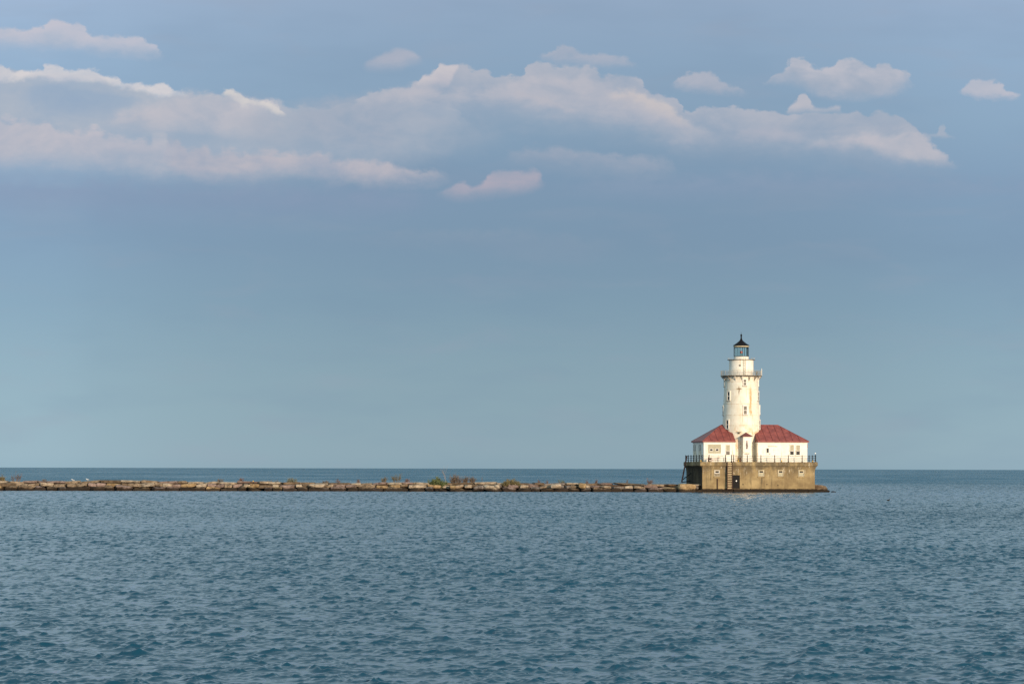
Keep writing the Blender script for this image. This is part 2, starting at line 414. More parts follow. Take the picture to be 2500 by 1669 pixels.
def rock_mat(i, c1, c2):
    m, t, b = new_mat('rock_%s' % i)
    v = objc(t)
    wp = t.n('ShaderNodeNewGeometry').outputs['Position']
    z = t.sep(wp)[2]
    oi = t.n('ShaderNodeObjectInfo').outputs['Random']
    vv = t.n('ShaderNodeVectorMath', operation='ADD'); t.link(v, vv.inputs[0])
    t.link(t.xyz(t.m('MULTIPLY', oi, 40.0), 0.0, 0.0), vv.inputs[1]); v = vv.outputs[0]
    n = t.noise(v, 1.3, 7, 0.65)
    base = t.mix(t.mr(n, 0.32, 0.7), c1, c2)
    n2 = t.noise(scaled(t, v, (1, 1, 3.5)), 1.4, 7, 0.7)
    base = t.mix(t.m('MULTIPLY', t.mr(n2, 0.50, 0.64), 0.85), base, (0.055, 0.042, 0.03))
    n3 = t.noise(wp, 0.9, 4, 0.6)
    wet = t.mr(t.m('MULTIPLY_ADD', n3, 1.1, z), 1.32, 0.95)
    base = t.mix(t.m('MULTIPLY', wet, 0.94), base, (0.022, 0.016, 0.012))
    hsv = t.n('ShaderNodeHueSaturation')
    t.link(base, hsv.inputs['Color']); t.link(t.m('MULTIPLY_ADD', oi, 0.35, 0.82), hsv.inputs['Value'])
    t.link(hsv.outputs[0], b.inputs['Base Color'])
    b.inputs['Roughness'].default_value = 0.9
    b.inputs['Specular IOR Level'].default_value = 0.15
    bump(t, b, t.m('ADD', n, n2), 0.9, 0.12)
    return m
ROCKS = {
    'tan': rock_mat('tan', (0.16, 0.115, 0.075), (0.35, 0.27, 0.19)),
    'pale': rock_mat('pale', (0.24, 0.19, 0.135), (0.46, 0.375, 0.28)),
    'brown': rock_mat('brown', (0.08, 0.055, 0.035), (0.20, 0.145, 0.095)),
    'pinkish': rock_mat('pinkish', (0.16, 0.11, 0.09), (0.29, 0.215, 0.185)),
    'grey': rock_mat('grey', (0.11, 0.092, 0.08), (0.24, 0.205, 0.18)),
    'golden': rock_mat('golden', (0.20, 0.13, 0.06), (0.38, 0.27, 0.15)),
    'dark': rock_mat('dark', (0.035, 0.025, 0.018), (0.11, 0.075, 0.05)),
}

black = simple('black_iron', (0.012, 0.011, 0.011), 0.5)
roofblack = simple('black_roof', (0.006, 0.005, 0.006), 0.6)
trim_white = simple('white_trim', (0.74, 0.70, 0.62), 0.5, var=0.12, scale=1.2)
rusty = simple('rusty_iron', (0.12, 0.042, 0.026), 0.8, var=0.5, scale=3)
deckmat = simple('gallery_iron', (0.20, 0.165, 0.12), 0.8, var=0.5, scale=2.5)
dark_glass = simple('dark_glass', (0.03, 0.028, 0.024), 0.12, var=0.4)
brown_glass = simple('dusty_glass', (0.055, 0.045, 0.032), 0.25, var=0.5, scale=4)
cream = simple('cream_board', (0.62, 0.54, 0.36), 0.6)
timber = simple('tan_timber', (0.42, 0.32, 0.18), 0.8, var=0.35, scale=5)
block_conc = simple('block_infill', (0.24, 0.20, 0.14), 0.9, var=0.5, scale=6)
pale_conc = simple('pale_frame', (0.36, 0.31, 0.22), 0.9, var=0.3, scale=4)
stainbrown = simple('peeled_paint', (0.20, 0.15, 0.12), 0.9, var=0.5, scale=6)
yellow = simple('yellow_lens', (0.75, 0.45, 0.03), 0.4, var=0.1)
redlens = simple('red_lens', (0.42, 0.07, 0.05), 0.3, var=0.2)
greenmetal = simple('green_metal', (0.07, 0.14, 0.10), 0.5)
whiteglobe = simple('white_globe', (0.85, 0.84, 0.80), 0.3, var=0.04)
vestroof = simple('maroon_roof', (0.14, 0.035, 0.03), 0.7, var=0.3)
W1 = white_paint('white_tower_paint', True)
W2 = white_paint('white_wall_paint')

def glass_mat():
    m, t, b = new_mat('lantern_glass')
    m.node_tree.nodes.remove(b)
    tr = t.n('ShaderNodeBsdfTransparent'); tr.inputs[0].default_value = (0.88, 0.97, 0.95, 1)
    gl = t.n('ShaderNodeBsdfGlossy'); gl.inputs['Roughness'].default_value = 0.03
    fr = t.n('ShaderNodeFresnel'); fr.inputs[0].default_value = 1.4
    mx = t.n('ShaderNodeMixShader')
    t.link(fr.outputs[0], mx.inputs[0]); t.link(tr.outputs[0], mx.inputs[1]); t.link(gl.outputs[0], mx.inputs[2])
    t.link(mx.outputs[0], m.node_tree.nodes['Material Output'].inputs[0])
    return m
lantern_glass = glass_mat()

def leaf_mat(name, c1, c2):
    m, t, b = new_mat(name)
    n = t.noise(objc(t), 2.5, 3, 0.6)
    c = t.mix(t.mr(n, 0.35, 0.65), c1, c2)
    t.link(c, b.inputs['Base Color']); b.inputs['Roughness'].default_value = 0.7
    return m
LEAF = {
    'green': leaf_mat('leaf_green', (0.045, 0.065, 0.022), (0.14, 0.16, 0.05)),
    'olive': leaf_mat('leaf_olive', (0.09, 0.075, 0.03), (0.20, 0.16, 0.07)),
    'greygreen': leaf_mat('leaf_grey_green', (0.09, 0.10, 0.07), (0.19, 0.20, 0.14)),
    'brown': leaf_mat('leaf_brown', (0.09, 0.065, 0.04), (0.18, 0.135, 0.085)),
    'reddish': leaf_mat('leaf_reddish', (0.11, 0.055, 0.04), (0.20, 0.12, 0.085)),
}
twig = simple('twig_bark', (0.13, 0.085, 0.065), 0.9, var=0.4)
twig_pale = simple('twig_bark_pale', (0.30, 0.26, 0.24), 0.9, var=0.3)

# ------------------------------------------------------------------ mesh builder
class MB:
    def __init__(s): s.v = []; s.f = []
    def add(s, vs, fs):
        o = len(s.v)
        s.v += [tuple(v) for v in vs]; s.f += [tuple(i + o for i in f) for f in fs]
    def box(s, x0, x1, y0, y1, z0, z1, M=None):
        vs = [Vector(p) for p in ((x0,y0,z0),(x1,y0,z0),(x1,y1,z0),(x0,y1,z0),(x0,y0,z1),(x1,y0,z1),(x1,y1,z1),(x0,y1,z1))]
        if M: vs = [M @ v for v in vs]
        s.add(vs, [(0,3,2,1),(4,5,6,7),(0,1,5,4),(1,2,6,5),(2,3,7,6),(3,0,4,7)])
        return s
    def tube(s, pts, r, n=6, r1=None):
        pts = [Vector(p) for p in pts]
        rings = []
        for i, p in enumerate(pts):
            d = (pts[min(i+1, len(pts)-1)] - pts[max(i-1, 0)]).normalized()
            a = d.orthogonal().normalized() if abs(d.z) > 0.9 else d.cross(Vector((0,0,1))).normalized()
            c = d.cross(a)
            rr = r if r1 is None else r + (r1 - r) * i / max(1, len(pts)-1)
            rings.append([p + (a*math.cos(2*math.pi*k/n) + c*math.sin(2*math.pi*k/n))*rr for k in range(n)])
        vs = [v for ring in rings for v in ring]
        fs = [(i*n+k, i*n+(k+1)%n, (i+1)*n+(k+1)%n, (i+1)*n+k) for i in range(len(pts)-1) for k in range(n)]
        fs += [tuple(range(n))[::-1], tuple((len(pts)-1)*n+k for k in range(n))]
        s.add(vs, fs); return s
    def lathe(s, prof, n=64, c=(0,0), closed=True, phase=0.0):
        vs = [(c[0]+r*math.cos(2*math.pi*k/n+phase), c[1]+r*math.sin(2*math.pi*k/n+phase), z) for r, z in prof for k in range(n)]
        fs = [(i*n+k, i*n+(k+1)%n, (i+1)*n+(k+1)%n, (i+1)*n+k) for i in range(len(prof)-1) for k in range(n)]
        if closed:
            fs += [tuple(range(n))[::-1], tuple((len(prof)-1)*n+k for k in range(n))]
        s.add(vs, fs); return s
    def ball(s, c, r, n=12, m=8, sq=(1,1,1)):
        vs = []; fs = []
        for i in range(m+1):
            t = math.pi*i/m
            for k in range(n):
                p = 2*math.pi*k/n
                vs.append((c[0]+r*sq[0]*math.sin(t)*math.cos(p), c[1]+r*sq[1]*math.sin(t)*math.sin(p), c[2]-r*sq[2]*math.cos(t)))
        for i in range(m):
            for k in range(n): fs.append((i*n+k, i*n+(k+1)%n, (i+1)*n+(k+1)%n, (i+1)*n+k))
        s.add(vs, fs); return s
    def build(s, name, mat, parent=None, smooth=None, bevel=0.0, loc=(0,0,0), rotz=0.0):
        me = bpy.data.meshes.new(name)
        me.from_pydata(s.v, [], s.f); me.validate()
        if bevel > 0:
            bm = bmesh.new(); bm.from_mesh(me)
            bmesh.ops.remove_doubles(bm, verts=bm.verts, dist=1e-5)
            es = [e for e in bm.edges if len(e.link_faces) == 2 and e.calc_face_angle() > 0.5]
            bmesh.ops.bevel(bm, geom=es, offset=bevel, segments=2, affect='EDGES', profile=0.6)
            bm.to_mesh(me); bm.free()
        if smooth is not None:
            me.shade_smooth(); me.set_sharp_from_angle(angle=R(smooth))
        me.materials.append(mat)
        o = bpy.data.objects.new(name, me); COL.objects.link(o)
        o.location = loc; o.rotation_euler = (0, 0, rotz)
        if parent: o.parent = parent
        return o

def tag(o, label=None, cat=None, group=None, kind=None):
    if label: o['label'] = label
    if cat: o['category'] = cat
    if group: o['group'] = group
    if kind: o['kind'] = kind
    return o
def thing(name, label, cat, loc=(0,0,0), rotz=0.0, group=None):
    o = bpy.data.objects.new(name, None); COL.objects.link(o)
    o.location = loc; o.rotation_euler = (0, 0, rotz); o.empty_display_size = 1.0
    return tag(o, label, cat, group)

# ------------------------------------------------------------------ water
def ocean_tile(L, N, seed, lw, rms, wind, spread=2.0, small=0.05):
    rng = np.random.default_rng(seed)
    k1 = np.fft.fftfreq(N, L / N) * 2 * np.pi
    kx, ky = np.meshgrid(k1, k1)
    k = np.hypot(kx, ky); k[0, 0] = 1e-6
    kp = 2 * np.pi / lw
    S = np.exp(-1.0 * (kp / k) ** 2) / k ** 3.3 * np.exp(-(k * small) ** 2)
    cs = (kx * wind[0] + ky * wind[1]) / k
    S = S * (0.12 + np.abs(cs) ** spread)
    S[0, 0] = 0
    A = (rng.normal(size=(N, N)) + 1j * rng.normal(size=(N, N))) * np.sqrt(S)
    h0 = np.real(np.fft.ifft2(A))
    A = A * (rms / h0.std())
    out = []
    for cut in (0.0, 0.05, 0.11, 0.22, 0.5):
        B = A * np.exp(-(k * cut) ** 2)
        h = np.real(np.fft.ifft2(B))
        gx = np.real(np.fft.ifft2(-1j * kx / k * B)); gy = np.real(np.fft.ifft2(-1j * ky / k * B))
        out.append(np.stack([h, gx, gy], -1).astype(np.float32))
    return L, N, out
def sample(tile, lev, X, Y):
    L, N, T = tile
    u = (X / L * N) % N; v = (Y / L * N) % N
    i = np.floor(u).astype(int) % N; j = np.floor(v).astype(int) % N
    fu = (u - np.floor(u))[:, None]; fv = (v - np.floor(v))[:, None]
    i2 = (i + 1) % N; j2 = (j + 1) % N
    A = T[lev]
    return (A[j, i]*(1-fu)*(1-fv) + A[j, i2]*fu*(1-fv) + A[j2, i]*(1-fu)*fv + A[j2, i2]*fu*fv)

def build_water():
    wnd = (0.45, -0.89)
    t1 = ocean_tile(31.0, 1024, 3, 0.66, 0.0138, (0.25, -0.97), 1.8, 0.012)
    t2 = ocean_tile(71.0, 1024, 11, 2.5, 0.029, (0.15, -0.99), 2.2, 0.06)
    ca, sa = math.cos(0.41), math.sin(0.41)
    NA = 1050
    ang = np.linspace(-0.27, 0.27, NA)
    rr = [34.0]
    while rr[-1] < 980: rr.append(rr[-1] * (1.0007 if rr[-1] < 300 else 1.0016))
    rr = np.array(rr); NR = len(rr)
    V = np.zeros((NR, NA, 3), np.float32)
    for q, r in enumerate(rr):
        X = r * np.tan(ang); Y = np.full(NA, r)
        sp = r * 0.0006
        lv = np.interp(sp, [0.06, 0.13, 0.28, 0.55, 1.2], [0, 1, 2, 3, 4])
        l0 = int(lv); l1 = min(4, l0 + 1); fr = lv - l0
        d = np.zeros((NA, 3))
        e = 0; d = 0
        for lev, w in ((l0, 1 - fr), (l1, fr)):
            if w <= 0: continue
            d = d + w * sample(t1, lev, X, Y)
            e = e + w * sample(t2, lev, X * ca - Y * sa, X * sa + Y * ca)
        d = d * np.clip(0.72 + e[:, :1] / 0.026 * 0.5, 0.25, 1.9)
        d = d + np.stack([e[:, 0], e[:, 1] * ca + e[:, 2] * sa, -e[:, 1] * sa + e[:, 2] * ca], -1)
        # gusts: patches of rougher and calmer water
        g = 0.9 + 0.22 * np.sin(X * 0.045 + Y * 0.021 + 1.0) * np.sin(Y * 0.033 - X * 0.012) + 0.12 * np.sin(X * 0.13 + 2.0) * np.sin(Y * 0.07 + X * .05)
        edge = np.clip((0.27 - np.abs(ang)) / 0.012, 0, 1) * min(1, (r - 34) / 2.0) * min(1, max(0, (980 - r) / 150.0))
        g = (g * edge)[:, None]
        d = d * g
        V[q, :, 0] = X - d[:, 1] * 0.7
        V[q, :, 1] = Y - d[:, 2] * 0.7
        V[q, :, 2] = d[:, 0]
    V = V.reshape(-1, 3)
    idx = np.arange(NR * NA).reshape(NR, NA)
    a = idx[:-1, :-1].ravel(); b = idx[:-1, 1:].ravel(); c = idx[1:, 1:].ravel(); e = idx[1:, :-1].ravel()
    Q = np.stack([a, b, c, e], -1)
    t = math.tan(0.27); n0 = len(V); BIG = 60000.0
    P = [(-34*t,34),(34*t,34),(980*t,980),(-980*t,980),(-BIG,-2000),(BIG,-2000),(BIG,34),(-BIG,34),(BIG,980),(-BIG,980),(BIG,BIG),(-BIG,BIG)]
    V = np.concatenate([V, np.array([(x, y, 0.0) for x, y in P], np.float32)])
    Q2 = np.array([(4,5,6,7),(7,0,3,9),(1,6,8,2),(9,8,10,11)]) + n0
    Q = np.concatenate([Q, Q2])
    me = bpy.data.meshes.new('water')
    me.vertices.add(len(V)); me.vertices.foreach_set('co', V.ravel())
    me.loops.add(Q.size); me.loops.foreach_set('vertex_index', Q.ravel().astype(np.int32))
    me.polygons.add(len(Q)); me.polygons.foreach_set('loop_start', np.arange(0, Q.size, 4, dtype=np.int32))
    me.update(calc_edges=True)
    me.shade_smooth()
    m, tt, b = new_mat('water')
    pos = tt.n('ShaderNodeNewGeometry').outputs['Position']
    x, y, z = tt.sep(pos)
    c1 = tt.noise(scaled(tt, pos, (0.02, 0.006, 1)), 1.0, 3, 0.5)
    col = tt.mix(tt.mr(c1, 0.3, 0.7), (0.002, 0.040, 0.074), (0.004, 0.050, 0.090))
    col = tt.mix(tt.mr(y, 600, 1100), col, (0.004, 0.062, 0.116))     # deeper, bluer open lake outside the breakwater
    tt.link(col, b.inputs['Base Color'])
    b.inputs['IOR'].default_value = 1.333
    b.inputs['Roughness'].default_value = 0.06
    # wavelets finer than the mesh tilt the surface (a slope field in world metres)
    def slope(sc, amp, det=3.0):
        nd = tt.n('ShaderNodeTexNoise'); tt.link(scaled(tt, pos, sc), nd.inputs['Vector'])
        nd.inputs['Scale'].default_value = 1.0; nd.inputs['Detail'].default_value = det; nd.inputs['Roughness'].default_value = 0.6
        a = tt.n('ShaderNodeVectorMath', operation='SUBTRACT'); tt.link(nd.outputs['Color'], a.inputs[0]); a.inputs[1].default_value = (0.5, 0.5, 0.5)
        c = tt.n('ShaderNodeVectorMath', operation='MULTIPLY'); tt.link(a.outputs[0], c.inputs[0]); tt.link(tt.xyz(amp, amp, 0.0), c.inputs[1])
        return c.outputs[0]
    gust = tt.noise(scaled(tt, pos, (0.011, 0.0035, 1)), 1.0, 4, 0.55)
    gf = tt.mr(gust, 0.3, 0.7, 0.75, 1.3)
    s1 = slope((5.0, 7.0, 1), tt.mr(y, 40, 500, 0.14, 0.4))
    s2 = slope((0.9, 1.3, 1), tt.m('MULTIPLY', gf, tt.mr(y, 220, 540, 0.0, 0.8)), 4.0)
    s4 = slope((0.09, 0.02, 1), tt.mr(y, 700, 1400, 0.0, 0.35), 4.0)
    # wave faces turned to the shore: what shows of a rough lake seen at a low angle
    dA = tt.mr(tt.noise(scaled(tt, pos, (2.8, 0.5, 1)), 1.0, 4, 0.6), 0.50, 0.66)
    dB = tt.mr(tt.noise(scaled(tt, pos, (1.5, 0.15, 1)), 1.0, 5, 0.65), 0.48, 0.64)
    tA = tt.m('MULTIPLY', dA, tt.m('MULTIPLY', tt.mr(y, 70, 160), tt.mr(y, 420, 260, 0.0, 0.30)))
    tB = tt.m('MULTIPLY', dB, tt.mr(y, 160, 380, 0.0, 0.34))
    bias = tt.m('MULTIPLY_ADD', tt.mr(y, 50, 420, 0.25, 1.0, smooth=False), 0.10, tt.mr(y, 540, 1100, 0.0, 0.13))
    tilt = tt.m('MULTIPLY', tt.m('MULTIPLY', tt.m('ADD', tt.m('ADD', tA, tB), bias), gf), -1.0)
    sT = tt.xyz(0.0, tilt, 0.0)
    nrm = tt.n('ShaderNodeNewGeometry').outputs['Normal']
    for q_ in (s1, s2, s4, sT):
        a_ = tt.n('ShaderNodeVectorMath', operation='ADD'); tt.link(nrm, a_.inputs[0]); tt.link(q_, a_.inputs[1]); nrm = a_.outputs[0]
    nz = tt.n('ShaderNodeVectorMath', operation='NORMALIZE'); tt.link(nrm, nz.inputs[0])
    tt.link(nz.outputs[0], b.inputs['Normal'])
    me.materials.append(m)
    o = bpy.data.objects.new('water', me); COL.objects.link(o)
    tag(o, kind='structure')
build_water()

# ------------------------------------------------------------------ pier frame
TH = R(7.9)
fx, fy = math.cos(TH), math.sin(TH)
O = at(1714.5, 1200, D); O.z = 0.0
def A_at(px, b, py=1150.0):
    """distance along the pier front for photo column px at setback b"""
    d = ray(px, py); s = d.x / d.y
    # X = Ox + a fx - b fy ; Y = Oy + a fy + b fx ; X = s Y
    return (s * (O.y + b * fx) - O.x + b * fy) / (fx - s * fy)
def Z_at(px, py, b):
    a = A_at(px, b, py); Y = O.y + a * fy + b * fx
    return at(px, py, Y).z
def local(a, b, z=0.0):
    return Vector((O.x + a * fx - b * fy, O.y + a * fy + b * fx, z))
def q(X, Y_):            # pixel from the close-up drawing grid
    return 1640 + X / 3.648, 790 + Y_ / 3.648

LW = A_at(1989, 0)       # pier length
DW = 14.4                # pier depth
DECK = 5.40
print('pier length', LW)

pier = thing('lighthouse_pier', 'stained tan concrete pier block carrying the whole lighthouse, rising straight from the water', 'pier', O, TH)
mb = MB()
# wall with cove under the cap
def rect_loft(mb, rows):
    vs = []; n = len(rows)
    for off, z in rows:
        vs += [(-off, -off, z), (LW + off, -off, z), (LW + off, DW + off, z), (-off, DW + off, z)]
    fs = [(i*4+k, i*4+(k+1) % 4, (i+1)*4+(k+1) % 4, (i+1)*4+k) for i in range(n-1) for k in range(4)]
    fs += [(3,2,1,0), tuple((n-1)*4+k for k in range(4))]
    mb.add(vs, fs)
rect_loft(mb, [(0.03,-2.0),(0.02,2.2),(0.0,3.4),(0.04,3.9),(0.12,4.25),(0.26,4.55),(0.36,4.697)])
mb.build('wall', MATS['concrete'], pier)
mb = MB(); rect_loft(mb, [(0.42,4.70),(0.45,4.74),(0.45,DECK-0.06),(0.40,DECK)])
mb.build('cap', MATS['concrete'], pier)
# rough footing at the waterline
mb = MB()
rg = random.Random(5)
a = -0.35
while a < LW + 0.2:
    w = rg.uniform(0.5, 1.4); h = rg.uniform(0.36, 0.62)
    mb.box(a, a + w * 1.02, -rg.uniform(0.25, 0.5), 0.2, -1.0, h)
    a += w
b_ = 0.0
while b_ < DW:
    w = rg.uniform(0.6, 1.4); h = rg.uniform(0.36, 0.6)
    mb.box(-rg.uniform(0.25, 0.45), 0.2, b_, b_ + w, -1.0, h); b_ += w
mb.build('footing', ROCKS['dark'], pier, bevel=0.06)

# blocked-up windows in the pier
for i, (X0, X1) in enumerate(((377, 429), (770, 824), (944, 994), (1127, 1181))):
    pa0, pa1 = A_at(q(X0, 0)[0], 0), A_at(q(X1, 0)[0], 0)
    z1, z0 = Z_at(*q(X0, 1290), 0), Z_at(*q(X0, 1358), 0)
    fr = MB(); t_ = 0.10
    fr.box(pa0, pa0+t_, -0.07, 0.02, z0, z1); fr.box(pa1-t_, pa1, -0.07, 0.02, z0, z1)
    fr.box(pa0+t_, pa1-t_, -0.07, 0.02, z1-t_, z1); fr.box(pa0+t_, pa1-t_, -0.07, 0.02, z0, z0+t_)
    fo = fr.build('window', pale_conc, pier)
    MB().box(pa0+t_, pa1-t_, -0.012, 0.02, z0+t_, z1-t_).build('block_infill', MATS['glass_block'] if i else block_conc, fo)
    ac = (pa0+pa1)/2; zc = Z_at(*q(X0, 1317), 0)
    ww, hh = 0.34, 0.20
    f2 = MB()
    f2.box(ac-ww-.09, ac-ww, -0.06, 0, zc-hh-.08, zc+hh+.08); f2.box(ac+ww, ac+ww+.09, -0.06, 0, zc-hh-.08, zc+hh+.08)
    f2.box(ac-ww, ac+ww, -0.06, 0, zc+hh, zc+hh+.08); f2.box(ac-ww, ac+ww, -0.06, 0, zc-hh-.08, zc-hh)
    f2.build('vent_frame', trim_white if i == 0 else cream, fo)
    MB().box(ac-ww, ac+ww, -0.025, 0, zc-hh, zc+hh).build('pane', dark_glass, fo)
    MB().box(pa0-.1, pa1+.1, -0.14, 0.02, z0-0.22, z0-0.02).build('sill', MATS['concrete'], fo)
# dark door at the foot
da0, da1 = A_at(q(536, 0)[0], 0), A_at(q(606, 0)[0], 0)
dz1, dz0 = Z_at(*q(570, 1347), 0), Z_at(*q(570, 1467), 0)
door = MB().box(da0, da1, -0.03, 0.05, dz0, dz1).build('door', simple('black_door', (0.006, 0.0055, 0.006), 0.6), pier)
fr = MB(); fr.box(da0-.07, da0, -.06, .02, dz0, dz1+.07); fr.box(da1, da1+.07, -.06, .02, dz0, dz1+.07); fr.box(da0, da1, -.06, .02, dz1, dz1+.07)
fr.build('door_frame', MATS['concrete'], door)
za = Z_at(*q(575, 1398), 0); aa = A_at(q(575, 0)[0], 0)
mb = MB(); mb.lathe([(0.12, 0), (0.12, 0.05), (0.09, 0.06)], 20)
o = mb.build('round_sign', whiteglobe, door); o.location = (aa, -0.03, za); o.rotation_euler = (R(90), 0, 0)
# scupper holes
for (X_, Y_) in ((635, 1430), (847, 1430), (945, 1437), (818, 1246)):
    ac = A_at(q(X_, 0)[0], 0); zc = Z_at(*q(X_, Y_), 0)
    off = -0.45 if Y_ < 1300 else 0.0
    MB().box(ac-.09, ac+.09, off-.035, off, zc-.09, zc+.09).build('drain_hole', black, pier)
# rusty pipe under the first window
ac = A_at(q(405, 0)[0], 0)
MB().tube([(ac, -0.14, 0.1), (ac, -0.14, 1.2), (ac, -0.13, Z_at(*q(405, 1378), 0))], 0.10, 8).build('drain_pipe', simple('dark_rust', (0.05, 0.022, 0.014), 0.9), pier, smooth=40)

# ------------------------------------------------------------------ ladder on the front
la0, la1 = A_at(q(489, 0)[0], 0), A_at(q(532, 0)[0], 0)
lad = thing('access_ladder', 'broad ladder with pale timber steps climbing the pier front beside the black door', 'ladder', local((la0+la1)/2, -0.5), TH)
w = (la1-la0)/2
for sx in (-1, 1):
    MB().box(sx*w-.06, sx*w+.06, -.16, .06, 0.45, DECK+.02).build('rail', simple('dark_rust', (0.05,0.022,0.014)), lad)
z = 0.72
while z < DECK - .05:
    MB().box(-w+.06, w-.06, -.11, .05, z-.085, z+.075).build('step', timber, lad, bevel=0.012)
    z += 0.315
MB().box(-w+.06, w-.06, .062, .10, 0.45, DECK-.03).build('shade_backing', simple('dark_rust', (0.05,0.022,0.014)), lad)  # added dark sheet, stands in for the shadow between and behind the steps
for zz in (1.2, 2.9, 4.1):
    MB().box(-w-.05, w+.05, .10, .5, zz-.05, zz+.05).build('bracket', black, lad)

# rusty raking ladder at the left end
rl = thing('rusty_ladder', 'rust red raking ladder leaning against the shaded left end of the pier', 'ladder', local(-0.9, 10.2), TH)
for s_ in (-.28, .28):
    MB().tube([(-1.05, -1.2+s_, 1.7), (0.15, 0+s_, 6.5)], 0.075, 6).build('rail', rusty, rl)
for i in range(13):
    f = (i+.6)/13.4
    p = Vector((-1.05, -1.2, 1.7)).lerp(Vector((0.15, 0, 6.5)), f)
    MB().tube([p+Vector((0,-.28,0)), p+Vector((0,.28,0))], 0.035, 5).build('rung', rusty, rl)
for (p0, p1) in (((-.95,-1.1,2.1),(.75,-1.0,3.4)), ((-.9,-1.1,1.7),(.75,-1.0,2.0))):
    MB().tube([p0, p1], 0.08, 6).build('brace', black, rl)

# ------------------------------------------------------------------ tower
TB = 7.2
TA = A_at(1809.8, TB, 1000)
tp = local(TA, TB)
TR = -math.atan2(tp.x, tp.y)
tower = thing('lighthouse_tower', 'tall white iron lighthouse tower streaked with rust, black lantern roof on top', 'lighthouse', (tp.x, tp.y, 0), TR)
UZ = lambda Y_: 30.31 - Y_ * 0.02026
MX = 0.02026
def shaft_r(z): return 3.02 + (20.6 - z) * 0.0434
prof = []
zs = [DECK-0.3, 10.74]
prof.append((shaft_r(DECK), DECK-0.3))
seams = [10.76, 11.95, 13.80, 15.82, 18.46, 19.78]
for s_ in seams:
    prof += [(shaft_r(s_)-.0, s_-.06), (shaft_r(s_)+.022, s_-.055), (shaft_r(s_)+.022, s_+.055), (shaft_r(s_), s_+.06)]
prof += [(3.02, 20.82)]
MB().lathe(prof, 96).build('shaft', W1, tower, smooth=30)

def place(angdeg, r, z):
    """matrix: local -Y outward at bearing angdeg (0 = towards the viewer, + to the right)"""
    a = R(angdeg)
    return Matrix.Translation((math.sin(a)*r, -math.cos(a)*r, z)) @ Matrix.Rotation(a, 4, 'Z')
def tower_window(ang, Yc, hh, ww=0.27, glass=dark_glass):
    z = UZ(Yc); r = shaft_r(z) - 0.12
    M = place(ang, r, z)
    fr = MB(); fw = 0.13; d0, d1 = -0.23, 0.12
    fr.box(-ww-fw, -ww, d0, d1, -hh-fw, hh+fw, M); fr.box(ww, ww+fw, d0, d1, -hh-fw, hh+fw, M)
    fr.box(-ww, ww, d0, d1, hh, hh+fw, M); fr.box(-ww, ww, d0, d1, -hh-fw, -hh, M)
    fo = fr.build('window', trim_white, tower)
    MB().box(-ww, ww, -0.17, 0.1, -hh, hh, M).build('pane', glass, fo)
    MB().box(-ww, ww, -0.21, -0.171, -0.045, 0.045, M).build('meeting_rail', trim_white, fo)
    MB().box(-ww-fw-.06, ww+fw+.06, d0-.07, d1, -hh-fw-.10, -hh-fw-.005, M).build('sill', deckmat, fo)
    MB().box(-ww-fw-.05, ww+fw+.05, d0-.05, d1, hh+fw+.005, hh+fw+.07, M).build('hood', trim_white, fo)
tower_window(11.8, 525, 0.50, 0.25, brown_glass); tower_window(-80, 528, 0.50); tower_window(100, 528, 0.50)
tower_window(-45, 645, 0.72, 0.27); tower_window(72, 645, 0.72, 0.27)
tower_window(12.2, 772, 0.72, 0.27, brown_glass); tower_window(-80, 772, 0.72); tower_window(98, 768, 0.72)
tower_window(-46.5, 898, 0.72, 0.27); tower_window(73, 900, 0.76, 0.27)
tower_window(192, 645, 0.72); tower_window(192, 898, 0.72)

# gallery
MB().lathe([(2.9,20.82),(3.66,20.84),(3.74,20.87),(3.74,20.99),(2.1,21.0)], 96).build('gallery_deck', deckmat, tower, smooth=30)
for i in range(16):
    ang = i*22.5 + 4
    M = place(ang, 0, 0)
    pts = [(3.02,20.0),(3.07,20.2),(3.22,20.42),(3.48,20.68),(3.66,20.82)]
    pr = [(r_, z_) for r_, z_ in pts] + [(3.66, 20.70), (3.55, 20.58), (3.32, 20.33), (3.20, 20.12), (3.12, 19.95)]
    mb = MB(); n = len(pr)
    pl = [(-0.05, -r_, z_) for r_, z_ in pr] + [(0.05, -r_, z_) for r_, z_ in pr]
    fs = [(k, (k+1) % n, (k+1) % n+n, k+n) for k in range(n)]
    for k in range(4): fs += [(k, k+1, n-2-k, n-1-k), (n+n-1-k, n+n-2-k, n+k+1, n+k)]
    mb.add([M @ Vector(p) for p in pl], fs)
    mb.tube([M @ Vector((0, -3.02, 20.74)), M @ Vector((0, -3.66, 20.74))], 0.045, 5)
    mb.build('bracket', deckmat if i % 3 else trim_white, tower)
railw = simple('weathered_rail', (0.42, 0.38, 0.32), 0.7, var=0.3)
mb = MB()
for k in range(36):
    M = place(k*10, 3.68, 0); p = M @ Vector((0, 0, 0))
    mb.tube([(p.x, p.y, 21.0), (p.x, p.y, 21.85)], 0.022, 5)
for zz in (21.30, 21.58, 21.85):
    ring = [(3.68*math.sin(R(a)), -3.68*math.cos(R(a)), zz) for a in range(0, 361, 6)]
    mb.tube(ring, 0.02, 4)
mb.build('gallery_railing', railw, tower)
# wire mesh panels: many thin uprights
mb = MB()
for k in range(150):
    a = R(k*2.4)
    mb.tube([(3.68*math.sin(a), -3.68*math.cos(a), 21.0), (3.68*math.sin(a), -3.68*math.cos(a), 21.8)], 0.007, 3)
mb.build('railing_mesh', railw, tower)
mb = MB(); p = place(84, 3.7, 0) @ Vector((0,0,0))
mb.tube([(p.x,p.y,21.0),(p.x,p.y,22.25)], 0.055, 6).build('antenna', trim_white, tower)
